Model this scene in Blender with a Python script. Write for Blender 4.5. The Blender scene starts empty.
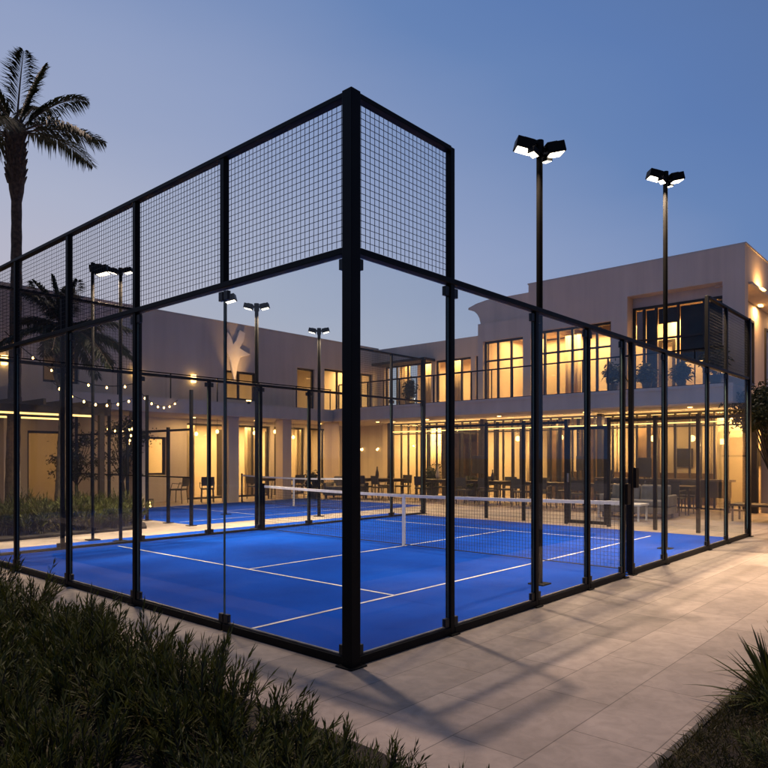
import bpy, bmesh, math, random
from mathutils import Vector, Matrix, noise

R = math.radians
rnd = random.Random(7)
scene = bpy.context.scene
col = scene.collection

# ------------------------------------------------------------------ camera, sky, sun, exposure
cam_d = bpy.data.cameras.new('camera')
cam = bpy.data.objects.new('camera', cam_d)
col.objects.link(cam)
cam.location = (-3.503, -3.439, 1.512)
cam.rotation_euler = (R(90), 0, 0.728 - math.pi / 2)
cam_d.sensor_width = 36
cam_d.lens = 31.83
cam_d.shift_y = 0.0954
cam_d.clip_start = 0.05
cam_d.clip_end = 2000
scene.camera = cam

SUN_EL, SUN_TRAVEL = 70.0, (-0.36, -0.93)
SKY_EL = 3.0
SKY_STRENGTH = 0.5
SKY_ROT = R(205)
world = bpy.data.worlds.new('World')
scene.world = world
world.use_nodes = True
wn, wl = world.node_tree.nodes, world.node_tree.links
bg = wn['Background']
sky = wn.new('ShaderNodeTexSky')
sky.sky_type = 'NISHITA'
sky.sun_disc = False
sky.sun_elevation = R(SKY_EL)
sky.sun_rotation = SKY_ROT
sky.altitude = 0
sky.air_density = 1.6
sky.dust_density = 1.0
sky.ozone_density = 4.0
# dusk sky: the afterglow sits to the left of the view, deep blue opposite
wtc = wn.new('ShaderNodeTexCoord')
wdot = wn.new('ShaderNodeVectorMath'); wdot.operation = 'DOT_PRODUCT'
wdot.inputs[1].default_value = (0.1266, 0.7179, -0.6845)
wnm = wn.new('ShaderNodeVectorMath'); wnm.operation = 'NORMALIZE'
wl.new(wtc.outputs['Generated'], wnm.inputs[0]); wl.new(wnm.outputs[0], wdot.inputs[0])
wmr = wn.new('ShaderNodeMapRange'); wmr.inputs[1].default_value = -1; wmr.inputs[2].default_value = 1
wno = wn.new('ShaderNodeTexNoise'); wno.inputs['Scale'].default_value = 2.2; wno.inputs['Detail'].default_value = 5; wno.inputs['Roughness'].default_value = 0.45
wmp = wn.new('ShaderNodeMapping'); wmp.inputs['Scale'].default_value = (1.0, 1.0, 3.5)
wl.new(wnm.outputs[0], wmp.inputs['Vector']); wl.new(wmp.outputs[0], wno.inputs['Vector'])
wma = wn.new('ShaderNodeMath'); wma.operation = 'MULTIPLY_ADD'; wma.inputs[1].default_value = 0.10; wma.inputs[2].default_value = -0.05
wad = wn.new('ShaderNodeMath'); wad.operation = 'ADD'
wl.new(wno.outputs['Fac'], wma.inputs[0]); wl.new(wma.outputs[0], wad.inputs[0]); wl.new(wdot.outputs['Value'], wad.inputs[1])
wl.new(wad.outputs[0], wmr.inputs[0])
wr = wn.new('ShaderNodeValToRGB'); wr.color_ramp.interpolation = 'LINEAR'
els = wr.color_ramp.elements
stops = [(0.0, (0.055, 0.085, 0.18)), (0.30, (0.075, 0.125, 0.28)), (0.50, (0.110, 0.198, 0.44)), (0.545, (0.136, 0.228, 0.465)), (0.64, (0.28, 0.345, 0.545)),
         (0.725, (0.42, 0.448, 0.585)), (1.0, (0.80, 0.58, 0.50))]
els[0].position, els[0].color = stops[0][0], (*stops[0][1], 1)
els[1].position, els[1].color = stops[-1][0], (*stops[-1][1], 1)
for p_, c_ in stops[1:-1]:
    e_ = els.new(p_); e_.color = (*c_, 1)
wl.new(wmr.outputs[0], wr.inputs[0])
wmx = wn.new('ShaderNodeMix'); wmx.data_type = 'RGBA'; wmx.inputs[0].default_value = 0.05
wsc = wn.new('ShaderNodeVectorMath'); wsc.operation = 'SCALE'; wsc.inputs['Scale'].default_value = SKY_STRENGTH
wl.new(sky.outputs['Color'], wsc.inputs[0])
wl.new(wr.outputs['Color'], wmx.inputs[6]); wl.new(wsc.outputs[0], wmx.inputs[7])
wl.new(wmx.outputs[2], bg.inputs['Color'])
bg.inputs['Strength'].default_value = 1.0

sun_d = bpy.data.lights.new('sun', 'SUN')
sun = bpy.data.objects.new('sun', sun_d)
col.objects.link(sun)
sun_d.energy = 2.1
sun_d.angle = R(1.9)
sun_d.color = (1.0, 0.74, 0.58)
_n = math.hypot(*SUN_TRAVEL)
_d = Vector((SUN_TRAVEL[0] / _n * math.cos(R(SUN_EL)), SUN_TRAVEL[1] / _n * math.cos(R(SUN_EL)), -math.sin(R(SUN_EL))))
sun.rotation_euler = _d.to_track_quat('-Z', 'Y').to_euler()

vs = scene.view_settings
vs.view_transform = 'Standard'
vs.look = 'None'
vs.exposure = 0.0
vs.gamma = 1.0
vs.use_curve_mapping = False
scene.render.engine = 'CYCLES'
cy = scene.cycles
cy.use_denoising = True
cy.denoiser = 'OPENIMAGEDENOISE'
cy.max_bounces = 8
cy.diffuse_bounces = 3
cy.glossy_bounces = 4
cy.transmission_bounces = 6
cy.transparent_max_bounces = 40
cy.sample_clamp_indirect = 4.0
cy.caustics_reflective = False
cy.caustics_refractive = False

# ------------------------------------------------------------------ helpers
class MB:
    """collects shapes, links them as ONE mesh object"""
    def __init__(s):
        s.v, s.f, s.m = [], [], []
    def quad(s, *idx, mi=0):
        s.f.append(tuple(idx)); s.m.append(mi)
    def box(s, x0, x1, y0, y1, z0, z1, mi=0, side=None):
        b = len(s.v)
        s.v += [(x0, y0, z0), (x1, y0, z0), (x1, y1, z0), (x0, y1, z0), (x0, y0, z1), (x1, y0, z1), (x1, y1, z1), (x0, y1, z1)]
        fs = [(0, 3, 2, 1), (4, 5, 6, 7), (0, 1, 5, 4), (1, 2, 6, 5), (2, 3, 7, 6), (3, 0, 4, 7)]
        for k, f in enumerate(fs):
            m = mi
            if side is not None:
                # side = (axis index that is thin, material for the narrow faces)
                thin = {0: (3, 5), 1: (2, 4), 2: (0, 1)}[side[0]]
                if k not in thin: m = side[1]
            s.f.append(tuple(b + i for i in f)); s.m.append(m)
        return s
    def obox(s, c, u, v, w, mi=0):
        """box about c with half-vectors u, v, w"""
        c, u, v, w = map(Vector, (c, u, v, w))
        b = len(s.v)
        for sw in (-1, 1):
            for su, sv in ((-1, -1), (1, -1), (1, 1), (-1, 1)):
                s.v.append(tuple(c + su * u + sv * v + sw * w))
        for f in ((0, 3, 2, 1), (4, 5, 6, 7), (0, 1, 5, 4), (1, 2, 6, 5), (2, 3, 7, 6), (3, 0, 4, 7)):
            s.f.append(tuple(b + i for i in f)); s.m.append(mi)
        return s
    def tube(s, pts, rad, n=8, mi=0, cap=True):
        pts = [Vector(p) for p in pts]
        if not isinstance(rad, (list, tuple)): rad = [rad] * len(pts)
        b = len(s.v)
        prev = None
        for i, p in enumerate(pts):
            t = (pts[min(i + 1, len(pts) - 1)] - pts[max(i - 1, 0)]).normalized()
            a = Vector((0, 0, 1)) if abs(t.z) < 0.9 else Vector((1, 0, 0))
            if prev is not None: a = prev
            x = t.cross(a).normalized() if t.cross(a).length > 1e-6 else Vector((0, 1, 0))
            y = t.cross(x).normalized()
            prev = a
            for k in range(n):
                g = 2 * math.pi * k / n
                s.v.append(tuple(p + rad[i] * (math.cos(g) * x + math.sin(g) * y)))
        for i in range(len(pts) - 1):
            for k in range(n):
                k2 = (k + 1) % n
                s.f.append((b + i * n + k, b + i * n + k2, b + (i + 1) * n + k2, b + (i + 1) * n + k)); s.m.append(mi)
        if cap:
            s.f.append(tuple(b + k for k in reversed(range(n)))); s.m.append(mi)
            e = b + (len(pts) - 1) * n
            s.f.append(tuple(e + k for k in range(n))); s.m.append(mi)
        return s
    def lathe(s, prof, c=(0, 0, 0), n=14, mi=0):
        return s.tube([(c[0], c[1], c[2] + z) for r, z in prof], [max(r, 1e-4) for r, z in prof], n, mi)
    def prism(s, poly, axis, a0, a1, mi=0):
        """poly: list of 2-D points in the plane across axis (0: (y,z), 1: (x,z), 2: (x,y))"""
        b = len(s.v); n = len(poly)
        for a in (a0, a1):
            for p, q in poly:
                s.v.append({0: (a, p, q), 1: (p, a, q), 2: (p, q, a)}[axis])
        for k in range(n):
            k2 = (k + 1) % n
            s.f.append((b + k, b + k2, b + n + k2, b + n + k)); s.m.append(mi)
        s.f.append(tuple(b + k for k in reversed(range(n)))); s.m.append(mi)
        s.f.append(tuple(b + n + k for k in range(n))); s.m.append(mi)
        return s
    def build(s, name, mats, parent=None, smooth=False, bevel=0, solid=0, label=None):
        org = Vector(parent_loc(parent)) if parent else Vector((0, 0, 0))
        me = bpy.data.meshes.new(name)
        me.from_pydata([tuple(Vector(v) - org) for v in s.v], [], s.f)
        if not isinstance(mats, (list, tuple)): mats = [mats]
        for m in mats: me.materials.append(m)
        me.polygons.foreach_set('material_index', s.m)
        if smooth: me.polygons.foreach_set('use_smooth', [True] * len(s.f))
        bm = bmesh.new(); bm.from_mesh(me)
        if len(bm.faces) < 60000: bmesh.ops.recalc_face_normals(bm, faces=bm.faces)
        bm.to_mesh(me); bm.free()
        me.update()
        o = bpy.data.objects.new(name, me)
        col.objects.link(o)
        if parent: o.parent = parent
        if bevel:
            md = o.modifiers.new('bevel', 'BEVEL'); md.width = bevel; md.segments = 2; md.limit_method = 'ANGLE'
        if label: o['label'] = label
        return o

def parent_loc(o):
    v = Vector((0, 0, 0))
    while o is not None:
        v += o.location; o = o.parent
    return v

def tag(o, label, cat, group=None, kind=None):
    o['label'] = label; o['category'] = cat
    if group: o['group'] = group
    if kind: o['kind'] = kind
    return o

def thing(name, label, cat, loc=(0, 0, 0), group=None):
    o = bpy.data.objects.new(name, None)
    o.empty_display_size = 0.2
    col.objects.link(o)
    o.location = loc
    return tag(o, label, cat, group)

def structure(o):
    o['kind'] = 'structure'
    return o

def copy_tree(o, loc=None, rotz=None, label=None, scale=None, parent=None):
    c = o.copy(); col.objects.link(c)
    if parent is not None: c.parent = parent
    if loc is not None: c.location = loc
    if rotz is not None: c.rotation_euler = (0, 0, rotz)
    if scale is not None: c.scale = scale
    if label: c['label'] = label
    for ch in list(o.children):
        copy_tree(ch, parent=c)
    return c

ORD = ['first', 'second', 'third', 'fourth', 'fifth', 'sixth', 'seventh', 'eighth', 'ninth', 'tenth', 'eleventh', 'twelfth',
       'thirteenth', 'fourteenth', 'fifteenth', 'sixteenth', 'seventeenth', 'eighteenth', 'nineteenth', 'twentieth']

# ------------------------------------------------------------------ materials
def mat(name):
    m = bpy.data.materials.new(name)
    m.use_nodes = True
    nt = m.node_tree
    return m, nt.nodes, nt.links, nt.nodes['Principled BSDF']

def noise_col(n, l, c0, c1, scale, detail=4, coord='Object', lo=0.35, hi=0.65):
    tc = n.new('ShaderNodeTexCoord')
    t = n.new('ShaderNodeTexNoise'); t.inputs['Scale'].default_value = scale; t.inputs['Detail'].default_value = detail
    l.new(tc.outputs[coord], t.inputs['Vector'])
    r = n.new('ShaderNodeValToRGB')
    r.color_ramp.elements[0].position = lo; r.color_ramp.elements[1].position = hi
    r.color_ramp.elements[0].color = (*c0, 1); r.color_ramp.elements[1].color = (*c1, 1)
    l.new(t.outputs['Fac'], r.inputs['Fac'])
    return r, t, tc

def simple(name, c0, c1=None, scale=3, rough=0.6, metal=0, bump=0, bscale=40, spec=0.5):
    m, n, l, p = mat(name)
    c1 = c1 or tuple(min(1, x * 1.25) for x in c0)
    r, t, tc = noise_col(n, l, c0, c1, scale)
    l.new(r.outputs['Color'], p.inputs['Base Color'])
    p.inputs['Roughness'].default_value = rough
    p.inputs['Metallic'].default_value = metal
    p.inputs['Specular IOR Level'].default_value = spec
    if bump:
        t2 = n.new('ShaderNodeTexNoise'); t2.inputs['Scale'].default_value = bscale; t2.inputs['Detail'].default_value = 5
        l.new(tc.outputs['Object'], t2.inputs['Vector'])
        b = n.new('ShaderNodeBump'); b.inputs['Strength'].default_value = bump; b.inputs['Distance'].default_value = 0.01
        l.new(t2.outputs['Fac'], b.inputs['Height']); l.new(b.outputs['Normal'], p.inputs['Normal'])
    return m

def emit(name, c, s):
    m, n, l, p = mat(name)
    n.remove(p)
    e = n.new('ShaderNodeEmission'); e.inputs['Color'].default_value = (*c, 1); e.inputs['Strength'].default_value = s
    l.new(e.outputs[0], n['Material Output'].inputs['Surface'])
    return m

def glass(name, tint, rough=0.01, veil=0.0, ior=1.5, refl=0.5):
    m, n, l, p = mat(name)
    n.remove(p)
    tr = n.new('ShaderNodeBsdfTransparent'); tr.inputs['Color'].default_value = (*tint, 1)
    gl = n.new('ShaderNodeBsdfGlossy'); gl.inputs['Roughness'].default_value = rough
    fr = n.new('ShaderNodeFresnel')
    ge = n.new('ShaderNodeNewGeometry')
    mi = n.new('ShaderNodeMapRange'); mi.inputs[3].default_value = ior; mi.inputs[4].default_value = 1 / ior
    l.new(ge.outputs['Backfacing'], mi.inputs[0]); l.new(mi.outputs[0], fr.inputs['IOR'])
    mx = n.new('ShaderNodeMixShader')
    fm = n.new('ShaderNodeMath'); fm.operation = 'MULTIPLY'; fm.inputs[1].default_value = refl
    l.new(fr.outputs[0], fm.inputs[0]); l.new(fm.outputs[0], mx.inputs[0]); l.new(tr.outputs[0], mx.inputs[1]); l.new(gl.outputs[0], mx.inputs[2])
    out = mx
    if veil:  # pale noisy film: smudges plus sky-reflection haze put into the glass colour
        df = n.new('ShaderNodeBsdfDiffuse'); df.inputs['Color'].default_value = (0.6, 0.6, 0.62, 1)
        tc = n.new('ShaderNodeTexCoord')
        t = n.new('ShaderNodeTexNoise'); t.inputs['Scale'].default_value = 1.3; t.inputs['Detail'].default_value = 6
        l.new(tc.outputs['Object'], t.inputs['Vector'])
        mm = n.new('ShaderNodeMath'); mm.operation = 'MULTIPLY'; mm.inputs[1].default_value = veil
        l.new(t.outputs['Fac'], mm.inputs[0])
        m2 = n.new('ShaderNodeMixShader')
        l.new(mm.outputs[0], m2.inputs[0]); l.new(mx.outputs[0], m2.inputs[1]); l.new(df.outputs[0], m2.inputs[2])
        out = m2
    l.new(out.outputs[0], n['Material Output'].inputs['Surface'])
    return m

M = {}
M['black'] = simple('black_metal', (0.003, 0.003, 0.0033), (0.0055, 0.005, 0.005), 6, 0.5, spec=0.13)
M['pole'] = simple('pole_paint', (0.004, 0.004, 0.0045), (0.007, 0.007, 0.007), 6, 0.75, spec=0.05)
M['wire'] = simple('wire_metal', (0.006, 0.006, 0.007), None, 6, 0.55, spec=0.3)
M['dark'] = simple('dark_bronze', (0.016, 0.014, 0.012), (0.03, 0.025, 0.02), 4, 0.5)
M['clamp'] = simple('clamp_metal', (0.02, 0.02, 0.021), (0.04, 0.04, 0.04), 9, 0.4, 0.6)
M['steel'] = simple('steel', (0.12, 0.12, 0.12), (0.22, 0.22, 0.22), 9, 0.35, 0.7)
M['glass'] = glass('court_glass', (0.95, 0.972, 0.968), veil=0.018, ior=1.45, refl=0.55)
M['gedge'] = simple('glass_edge', (0.07, 0.115, 0.105), (0.11, 0.165, 0.155), 3, 0.2)
M['pane'] = glass('window_glass', (0.90, 0.91, 0.90), ior=1.4, refl=0.4)
M['white'] = simple('white_paint', (0.70, 0.70, 0.70), (0.80, 0.80, 0.80), 5, 0.6)
M['line'] = simple('court_line', (0.34, 0.36, 0.42), (0.58, 0.58, 0.60), 2.5, 0.9, spec=0.1)
M['netw'] = simple('net_band_canvas', (0.62, 0.62, 0.63), (0.75, 0.75, 0.75), 12, 0.8)
M['net'] = simple('net_cord', (0.014, 0.014, 0.02), None, 5, 0.8)
M['sofa'] = simple('cream_upholstery', (0.17, 0.16, 0.145), (0.24, 0.225, 0.20), 5, 0.9, bump=0.2)
M['wood'] = simple('dark_wood', (0.030, 0.018, 0.010), (0.055, 0.034, 0.02), 9, 0.55)
M['board'] = simple('dark_board', (0.03, 0.028, 0.026), None, 4, 0.5)
M['brass'] = simple('brass', (0.5, 0.32, 0.12), None, 4, 0.35, 0.8)
M['drape'] = simple('cream_drape', (0.62, 0.52, 0.38), (0.72, 0.62, 0.47), 1.2, 0.9)
M['plaster_warm'] = simple('warm_plaster', (0.56, 0.48, 0.36), (0.66, 0.57, 0.44), 0.8, 0.85)
M['timber_panel'] = simple('timber_panel', (0.07, 0.042, 0.022), (0.13, 0.08, 0.045), 3, 0.6)
M['blind'] = simple('grey_blind', (0.035, 0.037, 0.042), (0.05, 0.052, 0.058), 2, 0.8)
M['trunk'] = simple('palm_bark', (0.05, 0.036, 0.024), (0.12, 0.085, 0.055), 14, 0.9, bump=0.8, bscale=30)
M['soil'] = simple('soil', (0.012, 0.009, 0.007), (0.03, 0.022, 0.016), 9, 0.95, bump=0.8, bscale=30)
M['ceramic'] = simple('pale_ceramic', (0.35, 0.31, 0.27), (0.45, 0.4, 0.34), 6, 0.5)
M['lens'] = emit('floodlight_lens', (1.0, 0.86, 0.66), 9)
M['lens_far'] = emit('small_lens', (1.0, 0.86, 0.68), 4)
M['glow'] = emit('warm_glow', (1.0, 0.55, 0.16), 9)
M['bulb'] = emit('bulb_glow', (1.0, 0.52, 0.16), 14)
M['cove'] = emit('cove_light', (1.0, 0.58, 0.19), 3.2)

def stucco(name, c0, c1):
    m, n, l, p = mat(name)
    r, t, tc = noise_col(n, l, c0, c1, 0.55, 7, lo=0.3, hi=0.7)
    # faint vertical rain streaks
    mp = n.new('ShaderNodeMapping'); mp.inputs['Scale'].default_value = (1.6, 1.6, 0.12)
    l.new(tc.outputs['Object'], mp.inputs['Vector'])
    t3 = n.new('ShaderNodeTexNoise'); t3.inputs['Scale'].default_value = 2.2; t3.inputs['Detail'].default_value = 5
    l.new(mp.outputs[0], t3.inputs['Vector'])
    mr = n.new('ShaderNodeMapRange'); mr.inputs[1].default_value = 0.35; mr.inputs[2].default_value = 0.75
    mr.inputs[3].default_value = 1.0; mr.inputs[4].default_value = 0.86
    l.new(t3.outputs['Fac'], mr.inputs[0])
    mx = n.new('ShaderNodeMix'); mx.data_type = 'RGBA'; mx.blend_type = 'MULTIPLY'; mx.inputs[0].default_value = 1.0
    l.new(r.outputs['Color'], mx.inputs[6]); l.new(mr.outputs[0], mx.inputs[7])
    l.new(mx.outputs[2], p.inputs['Base Color'])
    p.inputs['Roughness'].default_value = 0.88
    t2 = n.new('ShaderNodeTexNoise'); t2.inputs['Scale'].default_value = 60; t2.inputs['Detail'].default_value = 4
    l.new(tc.outputs['Object'], t2.inputs['Vector'])
    b = n.new('ShaderNodeBump'); b.inputs['Strength'].default_value = 0.25; b.inputs['Distance'].default_value = 0.01
    l.new(t2.outputs['Fac'], b.inputs['Height']); l.new(b.outputs['Normal'], p.inputs['Normal'])
    return m
M['stucco'] = stucco('stucco_beige', (0.62, 0.51, 0.41), (0.71, 0.59, 0.475))
M['stucco_grey'] = stucco('stucco_grey', (0.54, 0.485, 0.42), (0.62, 0.56, 0.49))

def turf_mat():
    m, n, l, p = mat('blue_turf')
    r, t, tc = noise_col(n, l, (0.0008, 0.036, 0.29), (0.0018, 0.064, 0.46), 0.7, 6, lo=0.3, hi=0.7)
    t2 = n.new('ShaderNodeTexNoise'); t2.inputs['Scale'].default_value = 260; t2.inputs['Detail'].default_value = 2
    l.new(tc.outputs['Object'], t2.inputs['Vector'])
    mr = n.new('ShaderNodeMapRange'); mr.inputs[1].default_value = 0.3; mr.inputs[2].default_value = 0.7
    mr.inputs[3].default_value = 0.6; mr.inputs[4].default_value = 1.25
    l.new(t2.outputs['Fac'], mr.inputs[0])
    mx = n.new('ShaderNodeMix'); mx.data_type = 'RGBA'; mx.blend_type = 'MULTIPLY'; mx.inputs[0].default_value = 1.0
    l.new(r.outputs['Color'], mx.inputs[6]); l.new(mr.outputs[0], mx.inputs[7])
    t4 = n.new('ShaderNodeTexNoise'); t4.inputs['Scale'].default_value = 0.9; t4.inputs['Detail'].default_value = 9; t4.inputs['Roughness'].default_value = 0.7; t4.inputs['Distortion'].default_value = 0.8
    mp4 = n.new('ShaderNodeMapping'); mp4.inputs['Scale'].default_value = (0.6, 2.0, 1)
    l.new(tc.outputs['Object'], mp4.inputs['Vector']); l.new(mp4.outputs[0], t4.inputs['Vector'])
    m4 = n.new('ShaderNodeMapRange'); m4.inputs[1].default_value = 0.52; m4.inputs[2].default_value = 0.80; m4.inputs[3].default_value = 0.0; m4.inputs[4].default_value = 0.16
    l.new(t4.outputs['Fac'], m4.inputs[0])
    sx = n.new('ShaderNodeMix'); sx.data_type = 'RGBA'; sx.inputs[7].default_value = (0.10, 0.13, 0.26, 1)
    l.new(m4.outputs[0], sx.inputs[0]); l.new(mx.outputs[2], sx.inputs[6])
    sp = n.new('ShaderNodeSeparateXYZ'); l.new(tc.outputs['Object'], sp.inputs[0])
    wv = n.new('ShaderNodeMath'); wv.operation = 'PINGPONG'; wv.inputs[1].default_value = 1.0; l.new(sp.outputs[0], wv.inputs[0])
    sm = n.new('ShaderNodeMath'); sm.operation = 'LESS_THAN'; sm.inputs[1].default_value = 0.006; l.new(wv.outputs[0], sm.inputs[0])
    sk = n.new('ShaderNodeMix'); sk.data_type = 'RGBA'; sk.blend_type = 'MULTIPLY'; sk.inputs[7].default_value = (0.7, 0.7, 0.75, 1)
    l.new(sm.outputs[0], sk.inputs[0]); l.new(sx.outputs[2], sk.inputs[6]); l.new(sk.outputs[2], p.inputs['Base Color'])
    p.inputs['Roughness'].default_value = 0.9
    p.inputs['Specular IOR Level'].default_value = 0.04
    b = n.new('ShaderNodeBump'); b.inputs['Strength'].default_value = 0.5; b.inputs['Distance'].default_value = 0.01
    l.new(t2.outputs['Fac'], b.inputs['Height']); l.new(b.outputs['Normal'], p.inputs['Normal'])
    return m
M['turf'] = turf_mat()

def paving_mat():
    m, n, l, p = mat('stone_paving')
    tc = n.new('ShaderNodeTexCoord')
    mp = n.new('ShaderNodeMapping'); mp.inputs['Location'].default_value = (0.5, 0.43 - 0.07, 0)
    l.new(tc.outputs['Object'], mp.inputs['Vector'])
    br = n.new('ShaderNodeTexBrick')
    br.offset = 0.5
    br.inputs['Scale'].default_value = 1.0
    br.inputs['Brick Width'].default_value = 1.0
    br.inputs['Row Height'].default_value = 0.45
    br.inputs['Mortar Size'].default_value = 0.0035
    br.inputs['Mortar Smooth'].default_value = 0.3
    br.inputs['Bias'].default_value = 0.0
    br.inputs['Color1'].default_value = (0.255, 0.21, 0.178, 1)
    br.inputs['Color2'].default_value = (0.37, 0.305, 0.255, 1)
    br.inputs['Mortar'].default_value = (0.135, 0.108, 0.088, 1)
    l.new(mp.outputs[0], br.inputs['Vector'])
    t = n.new('ShaderNodeTexNoise'); t.inputs['Scale'].default_value = 1.1; t.inputs['Detail'].default_value = 9; t.inputs['Roughness'].default_value = 0.65
    l.new(tc.outputs['Object'], t.inputs['Vector'])
    mr = n.new('ShaderNodeMapRange'); mr.inputs[1].default_value = 0.3; mr.inputs[2].default_value = 0.7
    mr.inputs[3].default_value = 0.62; mr.inputs[4].default_value = 1.14
    l.new(t.outputs['Fac'], mr.inputs[0])
    mx = n.new('ShaderNodeMix'); mx.data_type = 'RGBA'; mx.blend_type = 'MULTIPLY'; mx.inputs[0].default_value = 1.0
    l.new(br.outputs['Color'], mx.inputs[6]); l.new(mr.outputs[0], mx.inputs[7])
    l.new(mx.outputs[2], p.inputs['Base Color'])
    t5 = n.new('ShaderNodeTexNoise'); t5.inputs['Scale'].default_value = 7.0; t5.inputs['Detail'].default_value = 8; t5.inputs['Distortion'].default_value = 1.2
    l.new(tc.outputs['Object'], t5.inputs['Vector'])
    m5 = n.new('ShaderNodeMapRange'); m5.inputs[1].default_value = 0.35; m5.inputs[2].default_value = 0.62; m5.inputs[3].default_value = 0.90; m5.inputs[4].default_value = 1.10
    l.new(t5.outputs['Fac'], m5.inputs[0])
    x5 = n.new('ShaderNodeMix'); x5.data_type = 'RGBA'; x5.blend_type = 'MULTIPLY'; x5.inputs[0].default_value = 1.0
    l.new(mx.outputs[2], x5.inputs[6]); l.new(m5.outputs[0], x5.inputs[7]); l.new(x5.outputs[2], p.inputs['Base Color'])
    rr = n.new('ShaderNodeMapRange'); rr.inputs[3].default_value = 0.45; rr.inputs[4].default_value = 0.75
    l.new(t.outputs['Fac'], rr.inputs[0]); l.new(rr.outputs[0], p.inputs['Roughness'])
    t2 = n.new('ShaderNodeTexNoise'); t2.inputs['Scale'].default_value = 45; t2.inputs['Detail'].default_value = 5
    l.new(tc.outputs['Object'], t2.inputs['Vector'])
    ad = n.new('ShaderNodeMath'); ad.operation = 'MULTIPLY_ADD'; ad.inputs[1].default_value = -1.2
    l.new(br.outputs['Fac'], ad.inputs[0]); l.new(t2.outputs['Fac'], ad.inputs[2])
    b = n.new('ShaderNodeBump'); b.inputs['Strength'].default_value = 0.35; b.inputs['Distance'].default_value = 0.004
    l.new(ad.outputs[0], b.inputs['Height']); l.new(b.outputs['Normal'], p.inputs['Normal'])
    return m
M['paving'] = paving_mat()

def leaf_mat(name, c0, c1, trans=0.25):
    m, n, l, p = mat(name)
    r, t, tc = noise_col(n, l, c0, c1, 5, 3, lo=0.3, hi=0.7)
    l.new(r.outputs['Color'], p.inputs['Base Color'])
    p.inputs['Roughness'].default_value = 0.55
    p.inputs['Specular IOR Level'].default_value = 0.3
    tl = n.new('ShaderNodeBsdfTranslucent'); l.new(r.outputs['Color'], tl.inputs['Color'])
    mx = n.new('ShaderNodeMixShader'); mx.inputs[0].default_value = trans
    l.new(p.outputs[0], mx.inputs[1]); l.new(tl.outputs[0], mx.inputs[2])
    l.new(mx.outputs[0], n['Material Output'].inputs['Surface'])
    return m
M['leaf'] = leaf_mat('shrub_leaf', (0.022, 0.030, 0.0045), (0.090, 0.098, 0.016))
M['blade'] = leaf_mat('grass_blade', (0.04, 0.038, 0.010), (0.115, 0.095, 0.032))
M['frond'] = leaf_mat('palm_leaflet', (0.016, 0.022, 0.009), (0.04, 0.05, 0.02))
M['tree_leaf'] = leaf_mat('tree_leaf', (0.018, 0.026, 0.009), (0.055, 0.065, 0.022))
M['twig'] = simple('twig_bark', (0.03, 0.022, 0.014), (0.06, 0.045, 0.03), 20, 0.9)

# ------------------------------------------------------------------ ground
def sheet(name, x0, x1, y0, y1, z, m, n=1, parent=None):
    mb = MB()
    mb.v += [(x0, y0, z), (x1, y0, z), (x1, y1, z), (x0, y1, z)]
    mb.quad(0, 1, 2, 3)
    return mb.build(name, m, parent)

structure(sheet('ground', -600, 600, -600, 600, -0.06, simple('dry_ground', (0.09, 0.07, 0.05), (0.14, 0.11, 0.08), 0.2, 0.95)))
pv = MB().box(-14, 34, -16, 30, -0.05, 0.0).build('pavement', M['paving'])
structure(pv)

W, L = 7.9, 10.8                # court enclosure: width along y, length along x
NET = 5.35
structure(sheet('court_surface', 0.0, 10.35, 0.0, 8.65, 0.004, M['turf']))
structure(sheet('second_court_surface', 4.95, 13.2, 9.75, 15.35, 0.004, M['turf']))
def lines(name, segs):
    mb = MB()
    for x0, x1, y0, y1 in segs:
        b = len(mb.v)
        mb.v += [(x0, y0, 0.008), (x1, y0, 0.008), (x1, y1, 0.008), (x0, y1, 0.008)]
        mb.quad(b, b + 1, b + 2, b + 3)
    o = mb.build(name, M['line']); structure(o); return o
h = 0.019
lines('court_marking', [(2.1 - h, 2.1 + h, 1.40 + h, 7.6), (8.6 - h, 8.6 + h, 1.40 + h, 7.6),
                        (0.06, 9.6, 1.40 - h, 1.40 + h),
                        (2.1 + h, 8.6 - h, 4.0 - h, 4.0 + h)])
lines('second_court_marking', [(7.6 - h, 7.6 + h, 10.6, 15.2), (7.6 + h, 13.1, 12.6 - h, 12.6 + h), (5.1, 13.1, 10.6 - 2 * h, 10.6)])

# planting beds
structure(MB().prism([(-9, -2.75), (-1.35, -2.75), (-1.0, -1.2), (-0.85, 7.2), (-9, 7.2)], 2, -0.04, 0.05).build('soil', M['soil']))
structure(MB().prism([(-0.35, -12), (9, -12), (9, -2.27), (-0.35, -2.27)], 2, -0.04, 0.035).build('soil', M['soil']))
structure(MB().box(-0.39, 9, -2.27, -2.235, -0.04, 0.045).build('kerb', M['dark']))
structure(MB().prism([(-3.0, 9.5), (3.9, 9.9), (4.3, 10.7), (4.6, 13.6), (3.0, 15.0), (-3.0, 15.0)], 2, -0.04, 0.05).build('soil', M['soil']))

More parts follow.
